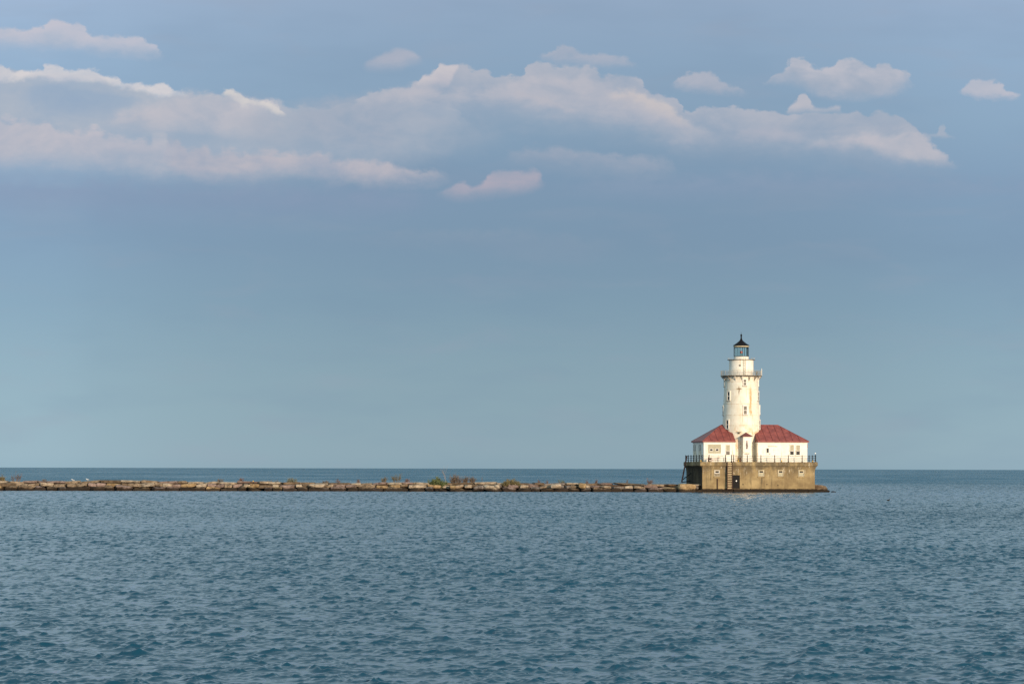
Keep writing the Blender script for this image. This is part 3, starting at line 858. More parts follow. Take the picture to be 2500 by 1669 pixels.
# coiled cable reel on the gallery
M = place(62, 3.15, 21.45)
mb = MB(); mb.tube([M @ Vector((0.30*math.cos(R(a)), 0, 0.30*math.sin(R(a)))) for a in range(0, 361, 30)], 0.06, 6)
mb.tube([M @ Vector((0,0,-.45)), M @ Vector((0,0,.1))], .05, 6)
mb.build('cable_reel', simple('grey_green_metal', (0.16,0.16,0.10)), tower)

# watch room
DR = 2.21
MB().lathe([(DR+.06,20.95),(DR+.06,21.08),(DR,21.10),(DR,21.86),(DR+.02,21.87),(DR+.02,21.92),(DR,21.93),(DR,23.76)], 80).build('watch_room', W2, tower, smooth=30)
M = place(-6, DR-.03, UZ(373))
mb = MB(); ring = [M @ Vector((0.19*math.cos(R(a)), -0.05, 0.19*math.sin(R(a)))) for a in range(0, 361, 24)]
po = mb.tube(ring, 0.035, 6).build('porthole', trim_white, tower)
mb = MB(); vs = [M @ Vector((0.17*math.cos(R(a)), -0.05, 0.17*math.sin(R(a)))) for a in range(0, 360, 20)]
vs += [M @ Vector((0.17*math.cos(R(a)), 0.02, 0.17*math.sin(R(a)))) for a in range(0, 360, 20)]
mb.add(vs, [tuple(range(18)), tuple(range(35, 17, -1))] + [(k, k+18, (k+1) % 18+18, (k+1) % 18) for k in range(18)])
mb.build('pane', brown_glass, po)
M = place(14, DR+.14, 0)
mb = MB()
for s_ in (-.18, .18): mb.tube([M @ Vector((s_,0,21.0)), M @ Vector((s_,0,24.3))], 0.028, 5)
for i in range(11): mb.tube([M @ Vector((-.18,0,21.2+i*.29)), M @ Vector((.18,0,21.2+i*.29))], 0.02, 5)
mb.build('ladder', simple('ladder_olive', (0.30,0.26,0.14), var=.4, scale=3), tower)
MB().lathe([(2.2,23.76),(2.46,23.77),(2.5,23.80),(2.5,23.88),(1.2,23.90)], 80).build('upper_gallery', deckmat, tower, smooth=30)
for ang in (-58, -44, 52, 66, 81, 130, 200, 250, -80):
    p = place(ang, 2.42, 0) @ Vector((0,0,0)); MB().tube([(p.x,p.y,23.87),(p.x,p.y,24.22)], 0.025, 5).build('stanchion', railw, tower)
# lantern
LR = 1.33
MB().lathe([(LR+.02,23.89),(LR+.02,24.32),(LR+.06,24.34),(LR+.06,24.40),(LR-.1,24.41)], 60).build('lantern_base', trim_white, tower, smooth=30)
mb = MB()
n = 10
vs = []
for k in range(n):
    a = R(-82+36*k); vs.append((LR*math.sin(a), -LR*math.cos(a)))
gb = MB()
for k in range(n):
    x0, y0 = vs[k]; x1, y1 = vs[(k+1) % n]
    gb.add([(x0,y0,24.42),(x1,y1,24.42),(x1,y1,26.14),(x0,y0,26.14)], [(0,1,2,3)])
lantern = MB()
for k in range(n): lantern.tube([(vs[k][0], vs[k][1], 24.40), (vs[k][0], vs[k][1], 26.17)], 0.042, 6)
for zz in (24.44, 26.12):
    lantern.tube([(x_, y_, zz) for x_, y_ in vs + vs[:1]], 0.05, 5)
lo = lantern.build('lantern_frame', black, tower)
gb.build('glass', lantern_glass, lo)
rf = MB().lathe([(LR+.05,26.22),(1.47,26.42),(1.47,26.45),(0.93,26.80),(0.45,27.18),(0.24,27.40),(0.20,27.50)], 48).build('lantern_roof', roofblack, tower, smooth=20)
MB().lathe([(0.2,27.45),(0.23,27.50),(0.16,27.60),(0.13,27.75),(0.12,28.15),(0.16,28.20),(0.17,28.30),(0.13,28.43),(0.05,28.50)], 20).build('ventilator', roofblack, rf, smooth=40)
MB().tube([(0,0,28.48),(0,0,28.85)], 0.02, 5).build('lightning_rod', roofblack, rf)
MB().lathe([(LR+.03,26.15),(LR+.09,26.17),(LR+.09,26.36),(LR+.0,26.37)], 60).build('lantern_cornice', cream, tower, smooth=30)
mb = MB(); mb.lathe([(0.22,24.40),(0.2,24.5),(0.10,24.55),(0.08,24.95),(0.14,25.0)], 16).build('beacon_stand', greenmetal, tower, smooth=30)
MB().lathe([(0.12,25.0),(0.22,25.04),(0.22,25.36),(0.12,25.44)], 20).build('beacon', redlens, tower, smooth=30)
# small hooded bracket
M = place(-7, shaft_r(10.7), UZ(968))
mb = MB(); mb.box(-.38,.38,-.30,.1,-.0,.07,M); mb.box(-.14,.14,-.20,.1,-.25,-.002,M)
mb.build('lamp_bracket', simple('olive_metal', (0.10,0.09,0.05)), tower)
# string course low on the tower
MB().lathe([(shaft_r(8.1)+.0,7.72),(shaft_r(8.1)+.06,7.74),(shaft_r(8.1)+.06,7.80),(shaft_r(8.1),7.82)], 96, closed=False).build('string_course', trim_white, tower, smooth=30)
MB().lathe([(shaft_r(8.1)+.0,8.05),(shaft_r(8.1)+.06,8.07),(shaft_r(8.1)+.06,8.13),(shaft_r(8.1),8.15)], 96, closed=False).build('string_course', trim_white, tower, smooth=30)

# ------------------------------------------------------------------ entrance bay between the houses
BB = 2.25
pa0, pa1 = A_at(q(637, 0)[0], BB, 1080), A_at(q(709, 0)[0], BB, 1080)
pc = (pa0+pa1)/2; hw = (pa1-pa0)/2
porch = thing('entrance_bay', 'narrow white projecting bay under a small maroon peaked roof between the two houses', 'bay', local(pc, BB), TH)
ZP = lambda Y_: 30.03 - .02004*Y_
mb = MB(); mb.box(-hw, hw, 0, 1.9, DECK, ZP(1003)); mb.build('wall', W2, porch)
mb = MB(); mb.box(-hw-.14, hw+.10, -.14, 1.8, DECK, ZP(1190)); mb.box(-hw-.08, hw+.06, -.08, 1.8, ZP(1190), ZP(1165)); mb.build('plinth', W2, porch, bevel=.03)
e = 0.26; zt = ZP(1003); za_ = ZP(966)
mb = MB(); mb.add([(-hw-e,-e,zt),(hw+e,-e,zt),(hw+e,2.1,zt),(-hw-e,2.1,zt),(-hw-e,-e,zt+.05),(hw+e,-e,zt+.05),(hw+e,2.1,zt+.05),(-hw-e,2.1,zt+.05),(0,hw+.1,za_),(0,2.1,za_)],
                  [(3,2,1,0),(0,1,5,4),(1,2,6,5),(3,0,4,7),(4,5,8),(5,6,9,8),(7,4,8,9),(2,3,7,9,6)])
mb.build('roof', vestroof, porch)
p0, p1 = A_at(q(648,0)[0],BB,1080)-pc, A_at(q(690,0)[0],BB,1080)-pc
z0, z1 = ZP(1138), ZP(1033)
mb = MB(); t_ = .08
mb.box(p0,p0+t_,-.06,0,z0,z1); mb.box(p1-t_,p1,-.06,0,z0,z1); mb.box(p0+t_,p1-t_,-.06,0,z1-t_,z1); mb.box(p0+t_,p1-t_,-.06,0,z0,z0+t_)
pn = mb.build('niche_frame', trim_white, porch)
m_, t2_, b2_ = new_mat('peeling_panel')
v_ = objc(t2_); xx, yy, zz_ = t2_.sep(v_)
zm = (z0+z1)/2
dd = t2_.m('ADD', t2_.m('POWER', t2_.m('DIVIDE', t2_.m('SUBTRACT', xx, (p0+p1)/2), 0.22), 2.0), t2_.m('POWER', t2_.m('DIVIDE', t2_.m('SUBTRACT', zz_, zm+.05), 0.88), 2.0))
nn = t2_.noise(v_, 4.0, 5, 0.6)
f_ = t2_.mr(t2_.m('SUBTRACT', t2_.m('MULTIPLY', nn, 2.6), dd), 0.5, 0.62)
t2_.link(t2_.mix(f_, (0.78,0.74,0.68), (0.20,0.15,0.125)), b2_.inputs['Base Color']); b2_.inputs['Roughness'].default_value = .9
MB().box(p0+t_,p1-t_,-.02,0.02,z0+t_,z1-t_).build('peeling_panel', m_, pn)
MB().box(p0-.12,p1+.1,-.14,0,z0-.14,z0-.01).build('sill', trim_white, pn)
MB().box(p0-.05,p1+.05,-.05,0,z0-.44,z0-.34).build('lower_trim', stainbrown, porch)

# ------------------------------------------------------------------ houses
HB0, HB1 = 2.25, 12.1
EZ, RZ = 9.0, 12.08
def house(name, label, a0, a1, hip_end, loc_hint):
    """hip_end: -1 hip at the left end, +1 hip at the right end"""
    root = thing(name, label, 'house', local((a0+a1)/2, HB0), TH)
    c = (a0+a1)/2; x0, x1 = a0-c, a1-c; dep = HB1-HB0
    MB().box(x0, x1, 0, dep, DECK-.02, EZ-.10).build('wall', W2, root)
    MB().box(x0-.03, x1+.03, -.03, dep+.03, EZ-.28, EZ-.08).build('frieze', trim_white, root)
    MB().box(x0-.05, x1+.05, -.05, dep+.05, DECK-.01, DECK+.16).build('base_trim', trim_white, root)
    e = 0.26; run = 4.5
    ex0 = x0 - (e if hip_end < 0 else 0.02); ex1 = x1 + (e if hip_end > 0 else 0.02)
    ym = dep/2
    r0 = ex0 + (run if hip_end < 0 else 0); r1 = ex1 - (run if hip_end > 0 else 0)
    if r0 > r1: r0 = r1 = (r0 if hip_end > 0 else r1)
    if hip_end < 0: r1 = max(r1, r0+.1)
    lo_, hi_ = EZ-.08, EZ+.12
    V_ = [(ex0,-e,lo_),(ex1,-e,lo_),(ex1,dep+e,lo_),(ex0,dep+e,lo_),(ex0,-e,hi_),(ex1,-e,hi_),(ex1,dep+e,hi_),(ex0,dep+e,hi_),(r0,ym,RZ),(r1,ym,RZ)]
    F_ = [(3,2,1,0),(0,1,5,4),(1,2,6,5),(2,3,7,6),(3,0,4,7),(4,5,9,8),(5,6,9),(6,7,8,9),(7,4,8)]
    rf = MB(); rf.add(V_, F_); ro = rf.build('roof', MATS['red_roof'], root)
    # standing seams on the front slope
    sm = MB()
    slope = (RZ-hi_)/(ym+e)
    x = ex0 + .35
    while x < ex1 - .2:
        y1 = ym
        if hip_end > 0 and x > r1: y1 = -e + (ex1-x)/(ex1-r1)*(ym+e)
        if hip_end < 0 and x < r0: y1 = -e + (x-ex0)/(r0-ex0)*(ym+e)
        if y1 > 0.4:
            sm.add([(x-.025,-e,hi_+.005),(x+.025,-e,hi_+.005),(x+.025,y1,hi_+.005+slope*(y1+e)),(x-.025,y1,hi_+.005+slope*(y1+e)),
                    (x-.02,-e,hi_+.065),(x+.02,-e,hi_+.065),(x+.02,y1,hi_+.065+slope*(y1+e)),(x-.02,y1,hi_+.065+slope*(y1+e))],
                   [(3,2,1,0),(4,5,6,7),(0,1,5,4),(1,2,6,5),(2,3,7,6),(3,0,4,7)])
        x += 1.22
    sm.build('standing_seams', simple('seam_red', (0.16,0.034,0.028), .7), ro)
    # ridge and hip caps
    cap = MB()
    cap.tube([(r0,ym,RZ+.01),(r1,ym,RZ+.01)], .06, 6)
    if hip_end > 0: ends = [((r1,ym,RZ),(ex1,-e,hi_)),((r1,ym,RZ),(ex1,dep+e,hi_))]
    else: ends = [((r0,ym,RZ),(ex0,-e,hi_)),((r0,ym,RZ),(ex0,dep+e,hi_))]
    for p_, q_ in ends: cap.tube([p_, q_], .05, 6)
    cap.build('ridge_cap', MATS['red_roof'], ro)
    return root, c, dep
def opening(root, c, X0, X1, Y0, Y1, mat, fr=trim_white, fw=0.09, name='window', rec=-.02, sill=True):
    a0, a1 = A_at(q(X0,0)[0], HB0, 1100)-c, A_at(q(X1,0)[0], HB0, 1100)-c
    z1, z0 = Z_at(*q(X0, Y0), HB0), Z_at(*q(X0, Y1), HB0)
    mb = MB()
    mb.box(a0-fw,a0,-.07,.02,z0-fw,z1+fw); mb.box(a1,a1+fw,-.07,.02,z0-fw,z1+fw)
    mb.box(a0,a1,-.07,.02,z1,z1+fw); mb.box(a0,a1,-.07,.02,z0-fw,z0)
    o = mb.build(name, fr, root)
    MB().box(a0,a1,rec,.02,z0,z1).build('pane' if mat in (dark_glass, brown_glass) else 'glass_blocks', mat, o)
    if sill: MB().box(a0-fw-.05,a1+fw+.05,-.13,.02,z0-fw-.08,z0-fw-.003).build('sill', trim_white, o)
    return o, a0, a1, z0, z1
# left house
la, lb = A_at(q(285,0)[0], HB0, 1100), A_at(q(566,0)[0], HB0, 1100)
hl, hc, dep = house('house', 'smaller white house with hipped red roof, left of the tower', la, lb, -1, 0)
o, a0, a1, z0, z1 = opening(hl, hc, 322, 437, 1074, 1154, MATS['glass_block'])
for Xc in (352, 404):
    ac = A_at(q(Xc,0)[0], HB0, 1100)-hc; zc = Z_at(*q(Xc,1122), HB0)
    mb = MB(); w_, h_ = .24, .17
    mb.box(ac-w_-.07,ac-w_,-.055,-.02,zc-h_-.07,zc+h_+.07); mb.box(ac+w_,ac+w_+.07,-.055,-.02,zc-h_-.07,zc+h_+.07)
    mb.box(ac-w_,ac+w_,-.055,-.02,zc+h_,zc+h_+.07); mb.box(ac-w_,ac+w_,-.055,-.02,zc-h_-.07,zc-h_)
    mb.build('vent_frame', trim_white, o)
    MB().box(ac-w_,ac+w_,-.035,-.02,zc-h_,zc+h_).build('vent_pane', dark_glass, o)
opening(hl, hc, 483, 516, 1078, 1131, MATS['glass_block'], sill=False)
opening(hl, hc, 483, 516, 1134, 1167, brown_glass)
# end-wall windows of the left house (two pairs)
for yb in (2.2, 6.9):
    for k in (0, 1):
        y0_ = yb + k*1.25; x_ = la-hc
        mb = MB(); mb.box(x_-.07,x_+.02,y0_-.12,y0_,6.55,8.6); mb.box(x_-.07,x_+.02,y0_+.75,y0_+.87,6.55,8.6); mb.box(x_-.07,x_+.02,y0_,y0_+.75,8.5,8.6); mb.box(x_-.09,x_+.02,y0_,y0_+.75,6.45,6.55)
        wo_ = mb.build('window', trim_white, hl)
        MB().box(x_-.02,x_+.02,y0_,y0_+.75,7.35,8.5).build('pane', dark_glass, wo_)
        MB().box(x_-.03,x_+.02,y0_,y0_+.75,6.55,7.345).build('panel', cream, wo_)
# rust stains under the block window: patched sheet low on the wall
a0_, a1_ = A_at(q(325,0)[0],HB0,1100)-hc, A_at(q(435,0)[0],HB0,1100)-hc
m_, t3_, b3_ = new_mat('peeling_board')
v_ = objc(t3_)
n_ = t3_.noise(scaled(t3_, v_, (1,1,1.6)), 1.6, 6, .7)
t3_.link(t3_.mix(t3_.mr(n_,.52,.62), (.74,.68,.60), (.48,.33,.24)), b3_.inputs['Base Color']); b3_.inputs['Roughness'].default_value = .8
MB().box(a0_, a1_, -.06, .0, DECK+.17, DECK+1.05).build('peeling_board', m_, hl)
# right house
ra, rb_ = A_at(q(766,0)[0], HB0, 1100), A_at(q(1207,0)[0], HB0, 1100)
hr, hc2, dep = house('house', 'larger white house with long red metal roof, right of the tower', ra, rb_, 1, 0)
opening(hr, hc2, 844, 863, 1108, 1147, dark_glass, sill=False)
opening(hr, hc2, 1054, 1086, 1078, 1131, MATS['glass_block'], sill=False)
opening(hr, hc2, 1054, 1086, 1134, 1166, dark_glass)
opening(hr, hc2, 1108, 1140, 1081, 1131, MATS['glass_block'], sill=False)
opening(hr, hc2, 1108, 1140, 1134, 1166, dark_glass)
# faint wide door
d0, d1 = A_at(q(868,0)[0],HB0,1100)-hc2, A_at(q(938,0)[0],HB0,1100)-hc2
z1 = Z_at(*q(900,1092), HB0)
do_ = MB().box(d0, d1, -.035, 0, DECK+.17, z1).build('door', simple('off_white_door', (0.80,0.76,0.68), .6, var=.08), hr)
MB().box(d0-.25, d1+.05, -.10, 0, z1+.003, z1+.07).build('door_hood', pale_conc, do_)
cc = (d0+d1)/2+.1
mb = MB(); mb.box(cc-.02,cc+.02,-.045,-.035,Z_at(*q(900,1150),HB0),Z_at(*q(900,1102),HB0)); mb.box(cc-.2,cc+.2,-.047,-.036,Z_at(*q(900,1123),HB0)-.02,Z_at(*q(900,1123),HB0)+.02)
mb.build('rust_cross', simple('pale_rust', (0.55,0.40,0.28)), do_)
MB().ball((d0+.12,-.07,Z_at(*q(880,1157),HB0)), .07).build('handle', black, do_)
# downpipe in the corner
px_ = ra-hc2-.08
MB().tube([(px_,-.05,EZ-.3),(px_,-.05,6.6),(px_-.03,-.12,6.4),(px_-.03,-.12,DECK+.1)], .07, 8).build('downpipe', simple('stained_pipe', (0.62,0.50,0.36), .6, var=.3), hr, smooth=40)
# stub vents near the right hip
for X_, s_ in ((1152, .22), (1107, .10), (1202, .12)):
    ac = A_at(q(X_,0)[0], 7.0, 1060)-hc2
    zh = RZ - (ac - (rb_-hc2+.26-4.5))/4.5*(RZ-EZ)
    MB().box(ac-s_,ac+s_,dep/2-.1-.3,dep/2+.2,zh-.5,zh+.05+s_*.6).build('roof_vent', MATS['red_roof'], hr, bevel=.03)

# ------------------------------------------------------------------ chain railing
IN = -0.2     # post line offset outside the wall plane
posts_front = [470/8.711+1660, 620/8.711+1660, 970/8.711+1660, 1096/8.711+1660, 1143/8.711+1660, 1432/8.711+1660,
               1820+328/8.713, 1820+622/8.713, 1820+912/8.713, 1820+1205/8.713, 1820+1493/8.713]
rail = thing('chain_railing', 'black iron posts strung with three sagging chains round the pier deck', 'railing', local(LW/2, 0, DECK), TH)
cx = LW/2
P2 = []
for px in posts_front: P2.append((A_at(px, IN, 1115), IN))
aL, aR = P2[0][0], P2[-1][0]
right = [(aR, IN + 2.49*k) for k in range(1, 7)]
left = [(aL, IN + 2.49*k) for k in range(1, 7)]
back = [(aL + (aR-aL)*k/8, IN+2.49*6) for k in range(7, 0, -1)]
loop = P2 + right + back + left[::-1]
for (a_, b_) in loop:
    x_, y_ = a_-cx, b_
    mb = MB().lathe([(0.14,0.0),(0.14,0.06),(0.08,0.10),(0.07,0.35),(0.10,0.38),(0.10,0.43),(0.07,0.46),(0.07,0.72),(0.10,0.75),(0.10,0.80),(0.065,0.83),(0.065,1.08),(0.10,1.12),(0.10,1.18),(0.03,1.24)], 10, c=(x_, y_))
    mb.build('post', black, rail, smooth=40)
for i in range(len(loop)):
    p0, p1 = loop[i], loop[(i+1) % len(loop)]
    if i == 2: continue                      # gate at the head of the ladder
    d_ = math.hypot(p1[0]-p0[0], p1[1]-p0[1])
    if d_ < 0.2: continue
    mb = MB()
    for zz in (0.42, 0.78, 1.12):
        sag = 0.05 * d_
        pts = [(p0[0]+(p1[0]-p0[0])*t/10-cx, p0[1]+(p1[1]-p0[1])*t/10, zz - sag*4*(t/10)*(1-t/10)) for t in range(11)]
        mb.tube(pts, 0.028, 5)
    mb.build('chain', simple('chain_iron', (0.05,0.045,0.04)), rail)
# deck lamps
def deck_lamp(label, px, b, hgt=0.0):
    a_ = A_at(px, b, 1124)
    r_ = thing('deck_light', label, 'light', local(a_, b, DECK), TH, 'yellow deck lights')
    MB().lathe([(0.10,0),(0.10,0.06),(0.07,0.08)], 12).build('base', black, r_)
    MB().lathe([(0.09,0.08),(0.11,0.14),(0.10,0.24),(0.03,0.30)], 12).build('lens', yellow, r_, smooth=40)
deck_lamp('small yellow deck light between the last two posts at the left corner', 1660+443/8.711, -.3)
deck_lamp('small yellow deck light at the foot of the entrance bay', 1660+1240/8.711, -.3)
deck_lamp('small yellow deck light in front of the off-white house door', 1820+770/8.713, -.3)
deck_lamp('small yellow deck light at the far right corner of the railing', 1820+1432/8.713, .3)
gp = thing('globe_light', 'small white globe light on a thin stalk at the right corner of the railing', 'light', local(aR, IN+.25, DECK), TH)
MB().tube([(0,0,0),(0,0,1.42)], .03, 6).build('stalk', black, gp)
MB().ball((0,0,1.54), .13, 16, 10).build('globe', whiteglobe, gp, smooth=60)
# rubbish / bright gear behind the railing at the left
rg_ = thing('rusty_bollard', 'squat dark rusty bollard standing beside the entrance bay on the deck', 'bollard', local(A_at(1660+1288/8.711, .8, 1120), .8, DECK), TH)
MB().lathe([(.14,0),(.14,.06),(.09,.1),(.09,.62)], 12).build('shaft', rusty, rg_, smooth=40)
MB().lathe([(.09,.62),(.13,.66),(.12,.78),(.04,.82)], 12).build('cap', rusty, rg_, smooth=40)
rg2 = thing('rusty_winch', 'rust brown hand winch on the deck beneath the glass block window', 'winch', local(A_at(1660+632/8.711, .6, 1120), .6, DECK), TH)
MB().box(-.28,.28,-.2,.2,0,.08).build('base', rusty, rg2)
for s_ in (-.24,.24): MB().box(s_-.03,s_+.03,-.16,.16,.08,.75).build('cheek', rusty, rg2)
mb = MB(); mb.tube([(-.2,0,.5),(.2,0,.5)], .13, 12); mb.build('drum', rusty, rg2)
MB().tube([(.27,0,.5),(.38,0,.5),(.38,0,.85)], .025, 5).build('crank', rusty, rg2)

# ------------------------------------------------------------------ rocks
def rock(name, c, size, mat, seed, rough=0.10, boxy=0.6, tilt=0.0, yaw=0.0):
    rg = np.random.default_rng(seed)
    n = 7
    g = np.linspace(-1, 1, n)
    bm = bmesh.new()
    bmesh.ops.create_cube(bm, size=2.0)
    bmesh.ops.subdivide_edges(bm, edges=bm.edges[:], cuts=4, use_grid_fill=True)
    me = bpy.data.meshes.new(name); bm.to_mesh(me); bm.free()
    co = np.empty(len(me.vertices)*3, np.float32); me.vertices.foreach_get('co', co); co = co.reshape(-1, 3)
    nrm = co / np.linalg.norm(co, axis=1)[:, None]
    pw = 2.0 + boxy * 8.0
    lp = (np.abs(co) ** pw).sum(1) ** (1/pw)
    p = co / lp[:, None]
    # low-frequency lumps plus facets
    d = np.zeros(len(p))
    for k in range(6):
        w = rg.normal(size=3) * (1.5 + k*0.9); ph = rg.uniform(0, 6.28)
        d += np.sin(p @ w + ph) * rough / (1 + k*0.6)
    p = p * (1 + d)[:, None]
    # random chops
    for k in range(4):
        w = rg.normal(size=3); w /= np.linalg.norm(w)
        lim = rg.uniform(1.0, 1.45) if boxy > .5 else rg.uniform(.8, 1.2)
        t = p @ w; over = np.maximum(0, t - lim); p = p - over[:, None]*w*0.9
    p = p * np.array(size)[None, :] * 0.5
    me.vertices.foreach_set('co', p.astype(np.float32).ravel())
    me.shade_smooth(); me.set_sharp_from_angle(angle=R(32))
    me.materials.append(mat)
    o = bpy.data.objects.new(name, me); COL.objects.link(o)
    o.location = c; o.rotation_euler = (rg.normal()*.03, tilt, yaw)
    return o

# plants first (their places are the landmarks of the block labels)
def stem_tree(mb, tips, p, d, length, r, depth, rg, spread):
    nseg = 3
    pts = [p]
    for i in range(nseg):
        d = (d + Vector((rg.gauss(0,.16), rg.gauss(0,.16), rg.gauss(0.03,.1)))).normalized()
        pts.append(pts[-1] + d*length/nseg)
    mb.tube(pts, r, 4, r1=r*.55)
    if depth == 0:
        tips.append((pts[-1], d)); return
    for k in range(rg.randint(2, 3)):
        nd = (d + Vector((rg.gauss(0,spread), rg.gauss(0,spread), rg.gauss(.1,.25)))).normalized()
        stem_tree(mb, tips, pts[rg.randint(1, nseg)], nd, length*rg.uniform(.5,.8), r*.6, depth-1, rg, spread)
    tips.append((pts[-1], d))
def shrub(name, label, cat, px0, px1, ytop, ybase, leaves, seed, dens=1.0, stems=None, bark=twig, depth=2, leaf=0.07, dy=2.2, spread=.45):
    rg = random.Random(seed)
    pm = (px0+px1)/2
    base = at(pm, ybase, D+dy); base.z -= .15
    w = (px1-px0)*K; h = (ybase-ytop)*K + .15
    root = thing(name, label, cat, base)
    mb = MB(); tips = []
    ns = int((stems or max(3, int(w*5))) * (1 if (stems or 9) == 1 else 1.7))
    for i in range(ns):
        fx_ = rg.uniform(-.5,.5)
        x_ = fx_*w*.55
        hh = h*rg.uniform(.55, .85)*(1-.5*abs(fx_)) if ns > 1 else h*.7
        d = Vector((fx_*w*.5/max(h,.1)+rg.gauss(0,.12), rg.gauss(0,.15), 1)).normalized()
        stem_tree(mb, tips, Vector((x_, rg.uniform(-.4,.4)*min(1,w*.4), 0)), d, hh*.62, .038 if h > 1 else .026, depth, rg, spread)
    # keep inside the seen size
    mx = max(v[2] for v in mb.v); s_ = h/mx
    mb.v = [(v[0], v[1], v[2]*s_) for v in mb.v]; tips = [(Vector((p.x,p.y,p.z*s_)), d) for p, d in tips]
    mb.build('stems', bark, root)
    if leaves:
        lf = MB()
        for p, d in tips:
            for k in range(int(8*dens)+1):
                c = p - d*rg.uniform(0,.4) + Vector((rg.gauss(0,.12), rg.gauss(0,.12), rg.gauss(0,.12)))
                if c.z < 0: c.z = abs(c.z)*.5
                s1 = leaf*rg.uniform(.6,1.4)
                u_ = Vector((rg.gauss(0,1),rg.gauss(0,1),rg.gauss(0,1))).normalized()
                v_ = u_.orthogonal().normalized()
                lf.add([c-u_*s1, c+v_*s1*.5, c+u_*s1, c-v_*s1*.5], [(0,1,2,3)])
        lf.build('foliage', LEAF[leaves], root)
    return root
PLANTS = [
 ('shrub','low olive brown shrub cut by the left frame edge on the breakwater','shrub',-24,20,1157,1173,'olive',dict(dens=1.0,stems=16)),
 ('bare_shrub','bare purplish shrub with forked branches near the left frame edge','shrub',22,56,1147,1173,None,dict(stems=8,depth=3)),
 ('weed_tuft','small dry brown tuft near the bare left shrub','weed',100,117,1169,1175,'brown',dict(depth=1)),
 ('twig_sprig','thin single twig standing alone on the left stretch','weed',402,407,1165,1175,None,dict(stems=1,depth=1)),
 ('weed_tuft','dusty pinkish brown tuft left of the rust red plant','weed',528,546,1168,1176,'brown',dict(depth=1)),
 ('weed_tuft','narrow rust red plant with a lean on the top course','weed',583,596,1166,1177,'reddish',dict(depth=1,dens=1.5)),
 ('weed_tuft','low brown tuft, left one just before the grey green bush','weed',650,665,1172,1178,'brown',dict(depth=1)),
 ('weed_tuft','low brown tuft touching the left of the grey green bush','weed',668,684,1171,1179,'brown',dict(depth=1)),
 ('shrub','rounded grey green bush on the left half of the breakwater','shrub',698,727,1165,1178,'greygreen',dict(dens=.8,depth=2)),
 ('weed_tuft','flat brown weed mat right of the grey green bush','weed',782,806,1172,1178,'brown',dict(depth=1)),
 ('weed_tuft','upright reddish sprig midway between grey green and leafy plants','weed',820,830,1168,1177,'reddish',dict(depth=1)),
 ('weed_tuft','tiny reddish sprig right of the upright reddish one','weed',869,878,1170,1176,'reddish',dict(depth=1)),
 ('bare_shrub','low dark twiggy shrub left of the forked leafy plant','shrub',929,948,1163,1176,'olive',dict(dens=.3,depth=2)),
 ('leafy_sapling','forked sapling with green leaves on its left branch','shrub',956,980,1155,1176,'olive',dict(stems=4,dens=1.2,depth=2)),
 ('weed_tuft','pale pink dry weed right of the forked sapling','weed',988,1002,1168,1176,'reddish',dict(depth=1)),
 ('shrub','dense dark green round bush, the greenest on the breakwater','shrub',1048,1088,1163,1190,'green',dict(dens=2.4,stems=22,leaf=.09,dy=0.6)),
 ('bare_sapling','tall thin leafless sapling rising above the horizon behind the green bush','sapling',1074,1096,1133,1178,None,dict(stems=1,depth=3,bark=twig_pale,spread=.4)),
 ('bare_shrub','thick bare brown shrub right of the tall thin sapling','shrub',1096,1128,1155,1179,'brown',dict(stems=20,depth=2,dens=.35)),
 ('bare_shrub','open bare shrub, first right of the thick bare one','shrub',1127,1144,1160,1178,'brown',dict(stems=9,depth=2,dens=.3)),
 ('bare_shrub','reddish bare shrub between the open shrub and the leaning stake','shrub',1143,1164,1160,1177,'brown',dict(stems=11,depth=2,dens=.3)),
 ('leaning_stake','lone brown stake of dead stem leaning right','dead stem',1173,1182,1162,1180,None,dict(stems=1,depth=1)),
 ('shrub','wide low olive bush with spiky top on the middle of the breakwater','shrub',1222,1274,1167,1188,'olive',dict(stems=26,dens=2.0,leaf=.09,dy=.8)),
 ('weed_tuft','thin pinkish sprig, first right of the wide olive bush','weed',1313,1322,1169,1179,'reddish',dict(depth=1,dens=.6)),
 ('weed_tuft','thin pinkish sprig, second right of the wide olive bush','weed',1331,1339,1171,1179,'reddish',dict(depth=1,dens=.6)),
 ('weed_tuft','green grassy tuft between the pinkish sprigs right of centre','weed',1362,1378,1170,1184,'green',dict(depth=1)),
 ('weed_tuft','faint pink sprig, left one of the pair above the squared blocks','weed',1428,1437,1170,1180,'reddish',dict(depth=1,dens=.5)),
 ('weed_tuft','darker pink sprig, right one of the pair above the squared blocks','weed',1451,1460,1169,1180,'reddish',dict(depth=1)),
 ('weed_tuft','wispy brown weed halfway from the pink pair to the pier','weed',1527,1534,1170,1181,'brown',dict(depth=1,dens=.5)),
 ('weed_tuft','tall pinkish wisp nearest the lighthouse pier','weed',1579,1593,1166,1181,'reddish',dict(depth=2,dens=.3)),
]
MARK = []
for i, (nm, lb, ct, x0, x1, yt, yb, lv, kw) in enumerate(PLANTS):
    shrub(nm, lb, ct, x0, x1, yt, yb, lv, 100+i, **kw)
LAND = [(8,'left edge shrub'),(108,'small brown tuft'),(404,'lone twig'),(590,'rust red plant'),(712,'grey green bush'),(825,'upright reddish sprig'),(968,'forked sapling'),
        (1068,'dense green bush'),(1178,'leaning stake'),(1248,'wide olive bush'),(1370,'green grassy tuft'),(1456,'darker pink sprig'),(1530,'wispy brown weed'),(1700,'pier corner')]

